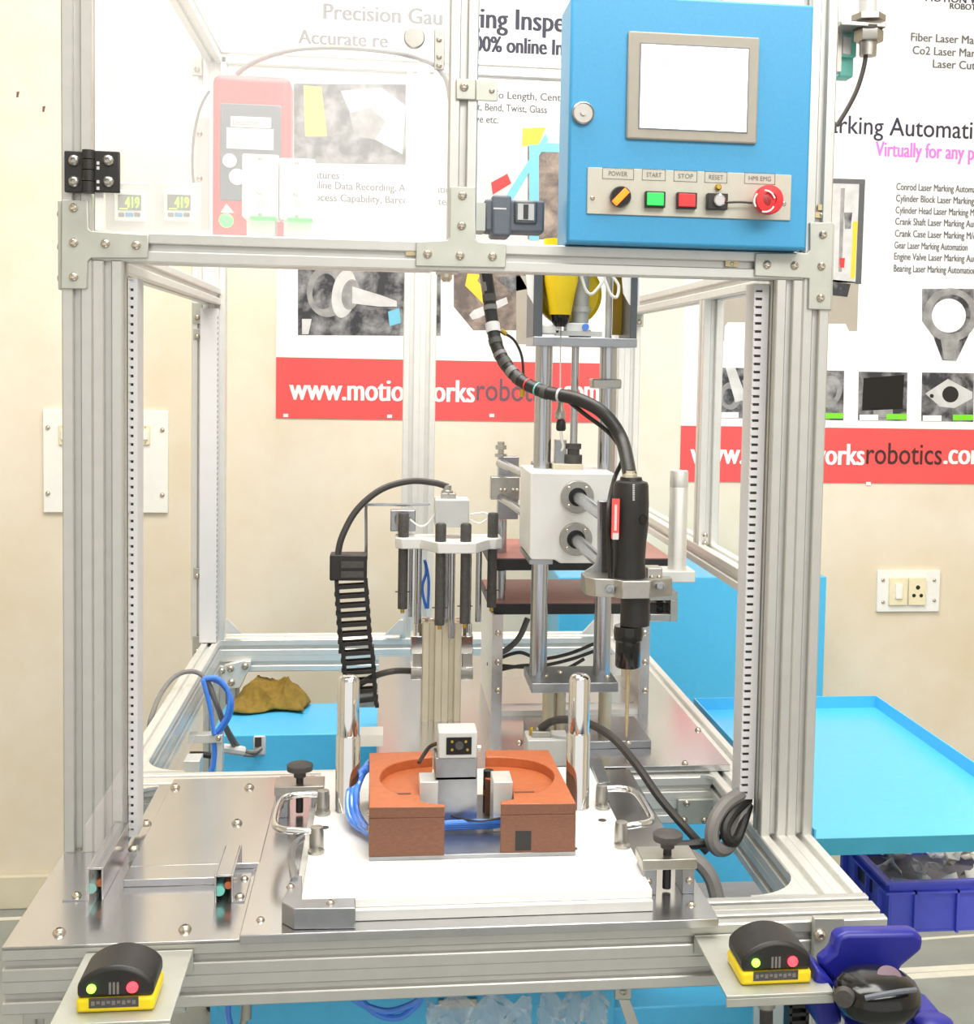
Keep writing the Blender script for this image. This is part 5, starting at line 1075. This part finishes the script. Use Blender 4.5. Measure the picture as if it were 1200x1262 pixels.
MB().lathe(aY(1040, 1230, ys_ - .024), (-.5, -1, 0), [(.012, -.004), (.010, .003), (.004, .003)], 18).build('side_lens', GREYB, NH)
for a in (1065, 1150): MB().lathe(aY(a, 1262, ys_), (0, 0, 1), [(.022, -.02), (.022, .004), (.016, .008)], 20).build('foot_roller', NAVY, NH)
MB().pbox(1052, 1250, 1160, 1275, ys_ + .01, .05).build('foot_bar', NAVY, NH, .005)

# ------------------------------------------------------------------ below the front beam
o = MB().pbox(38, 1240, 228, 1252, -.25, .05).build('under_plate', ALU); tag(o, 'flat grey plate hanging under the front beam on the left', 'plate')
for i, (pts, lab) in enumerate((([(432, 1228), (452, 1240), (480, 1246), (510, 1236), (520, 1226)], 'upper blue hose loop hanging under the front beam'), ([(440, 1228), (465, 1250), (492, 1254), (512, 1240), (522, 1226)], 'lower blue hose loop hanging under the front beam'))):
    hose('under_hose', [aY(a, b_, -.15) for a, b_ in pts], .0045, HOSE, lab, 'hose', 'blue hoses under the front beam')
hose('under_hose', [aY(282, 1234, -.18), aY(281, 1250, -.18), aY(286, 1270, -.18)], .004, HOSE, 'single blue hose hanging at the left under the front beam', 'hose', 'blue hoses under the front beam')
o = MB().cyl(aY(304, 1234, -.18), aY(303, 1255, -.18), .007, n=12).cyl(aY(303, 1250, -.18), aY(296, 1275, -.18), .005, n=10).build('air_fitting', NICKEL); tag(o, 'small brass and dark air fitting hanging under the front beam', 'fitting')
FC = thing('front_cabinet', (.08, .05, FZ), 'blue cabinet front seen below the front beam', 'cabinet')
MB().box(aY(268, 1245, -.06).x, aY(757, 1235, -.06).x, -.06, -.035, FZ + .06, T - .085).build('front_panel', BLUET, FC, .002)
MB().pbox(540, 1232, 588, 1243, -.066, .006).build('latch', NICKEL, FC, .001); MB().box(aY(268, 1245, -.06).x, aY(757, 1235, -.06).x, -.055, -.037, FZ, FZ + .06).build('plinth', BLACK, FC)
def film(cx, cy, w, h, label, seed):
    random.seed(seed); n, m_ = 22, 12; vs = []; Yf = -.13
    for j in range(m_ + 1):
        for i in range(n + 1):
            p = aY(cx + (i / n - .5) * w, cy + (j / m_ - .5) * h, Yf); f_ = .016 * math.sin(i * .8 + j * .25 + seed) + .006 * math.sin(i * 1.7 - j * .9); vs.append((p.x + random.uniform(-.002, .002), Yf + f_ + random.uniform(-.0015, .0015), p.z + random.uniform(-.003, .003)))
    fs = [(j * (n + 1) + i, j * (n + 1) + i + 1, (j + 1) * (n + 1) + i + 1, (j + 1) * (n + 1) + i) for j in range(m_) for i in range(n)]
    o = MB().add(vs, fs).build('plastic_film', BAG); s_ = o.modifiers.new('thick', 'SOLIDIFY'); s_.thickness = .0005; tag(o, label, 'plastic film')
film(590, 1252, 130, 44, 'crumpled clear film hanging left under the front beam', 3); film(705, 1246, 84, 44, 'crumpled clear film hanging right under the front beam', 5)
UL = thing('under_rail', aY(775, 1262, -.2), 'short slotted rail with a screw below the front beam', 'rail')
MB().pbox(758, 1214, 778, 1232, -.2, .01).build('plate', PLATE, UL, .001); screw_y(UL, 768, 1222, -.2, .005); webp([(762, 1232), (776, 1232), (792, 1275), (776, 1275)], -.19, -.17).build('rail', ALU, UL, .001)

# ------------------------------------------------------------------ signal tower bracket at the upper right
LT = thing('signal_lamp', aY(1064, 70, .06), 'white signal lamp pole with plated nuts at the upper right post', 'signal lamp')
yl = .06; kl = pm(yl); c = aY(1067, 30, yl)
MB().cyl(aY(1070, -60, yl), aY(1069, 18, yl), 11 * kl, n=22).build('pole', GRAYL, LT)
MB().pbox(1036, 27, 1092, 32, yl - .02, .05).build('bracket', NICKEL, LT, .001)
b = MB(); hexnut(b, aY(1070, 27, yl), (0, 0, 1), 21 * kl, 9 * kl); b.build('upper_nut', NICKEL, LT)
MB().lathe(aY(1069, 38, yl), (0, 0, 1), [(18 * kl, 0), (18 * kl, 4 * kl)], 20).build('lock_washer', GREYB, LT)
b = MB(); hexnut(b, aY(1070, 52, yl), (0, 0, 1), 18 * kl, 15 * kl); b.build('lower_nut', NICKEL, LT)
MB().lathe(aY(1069, 69, yl), (0, 0, 1), [(8 * kl, 0), (10.5 * kl, 0), (11 * kl, 17 * kl)], 20).build('stub', NICKEL, LT)
MB().tube([aY(1067, 66, yl), aY(1064, 84, yl), aY(1056, 110, yl), aY(1044, 134, yl), aY(1031, 155, yl)], .0035, 8).build('cable', RUBBERD, LT)
TB = thing('teal_fitting', aY(1044, 96, .1), 'teal plastic fitting fixed behind the upper right post', 'fitting')
MB().pbox(1034, 25, 1056, 70, .09, .04).build('body', TEAL, TB, .002); MB().pbox(1034, 70, 1052, 95, .10, .03).build('lower_body', TEAL, TB, .003); MB().pbox(1032, 40, 1037, 88, .085, .02).build('plate', NICKEL, TB); MB().pbox(1038, 44, 1049, 67, .087, .01).build('face', PALE, TB, .002)
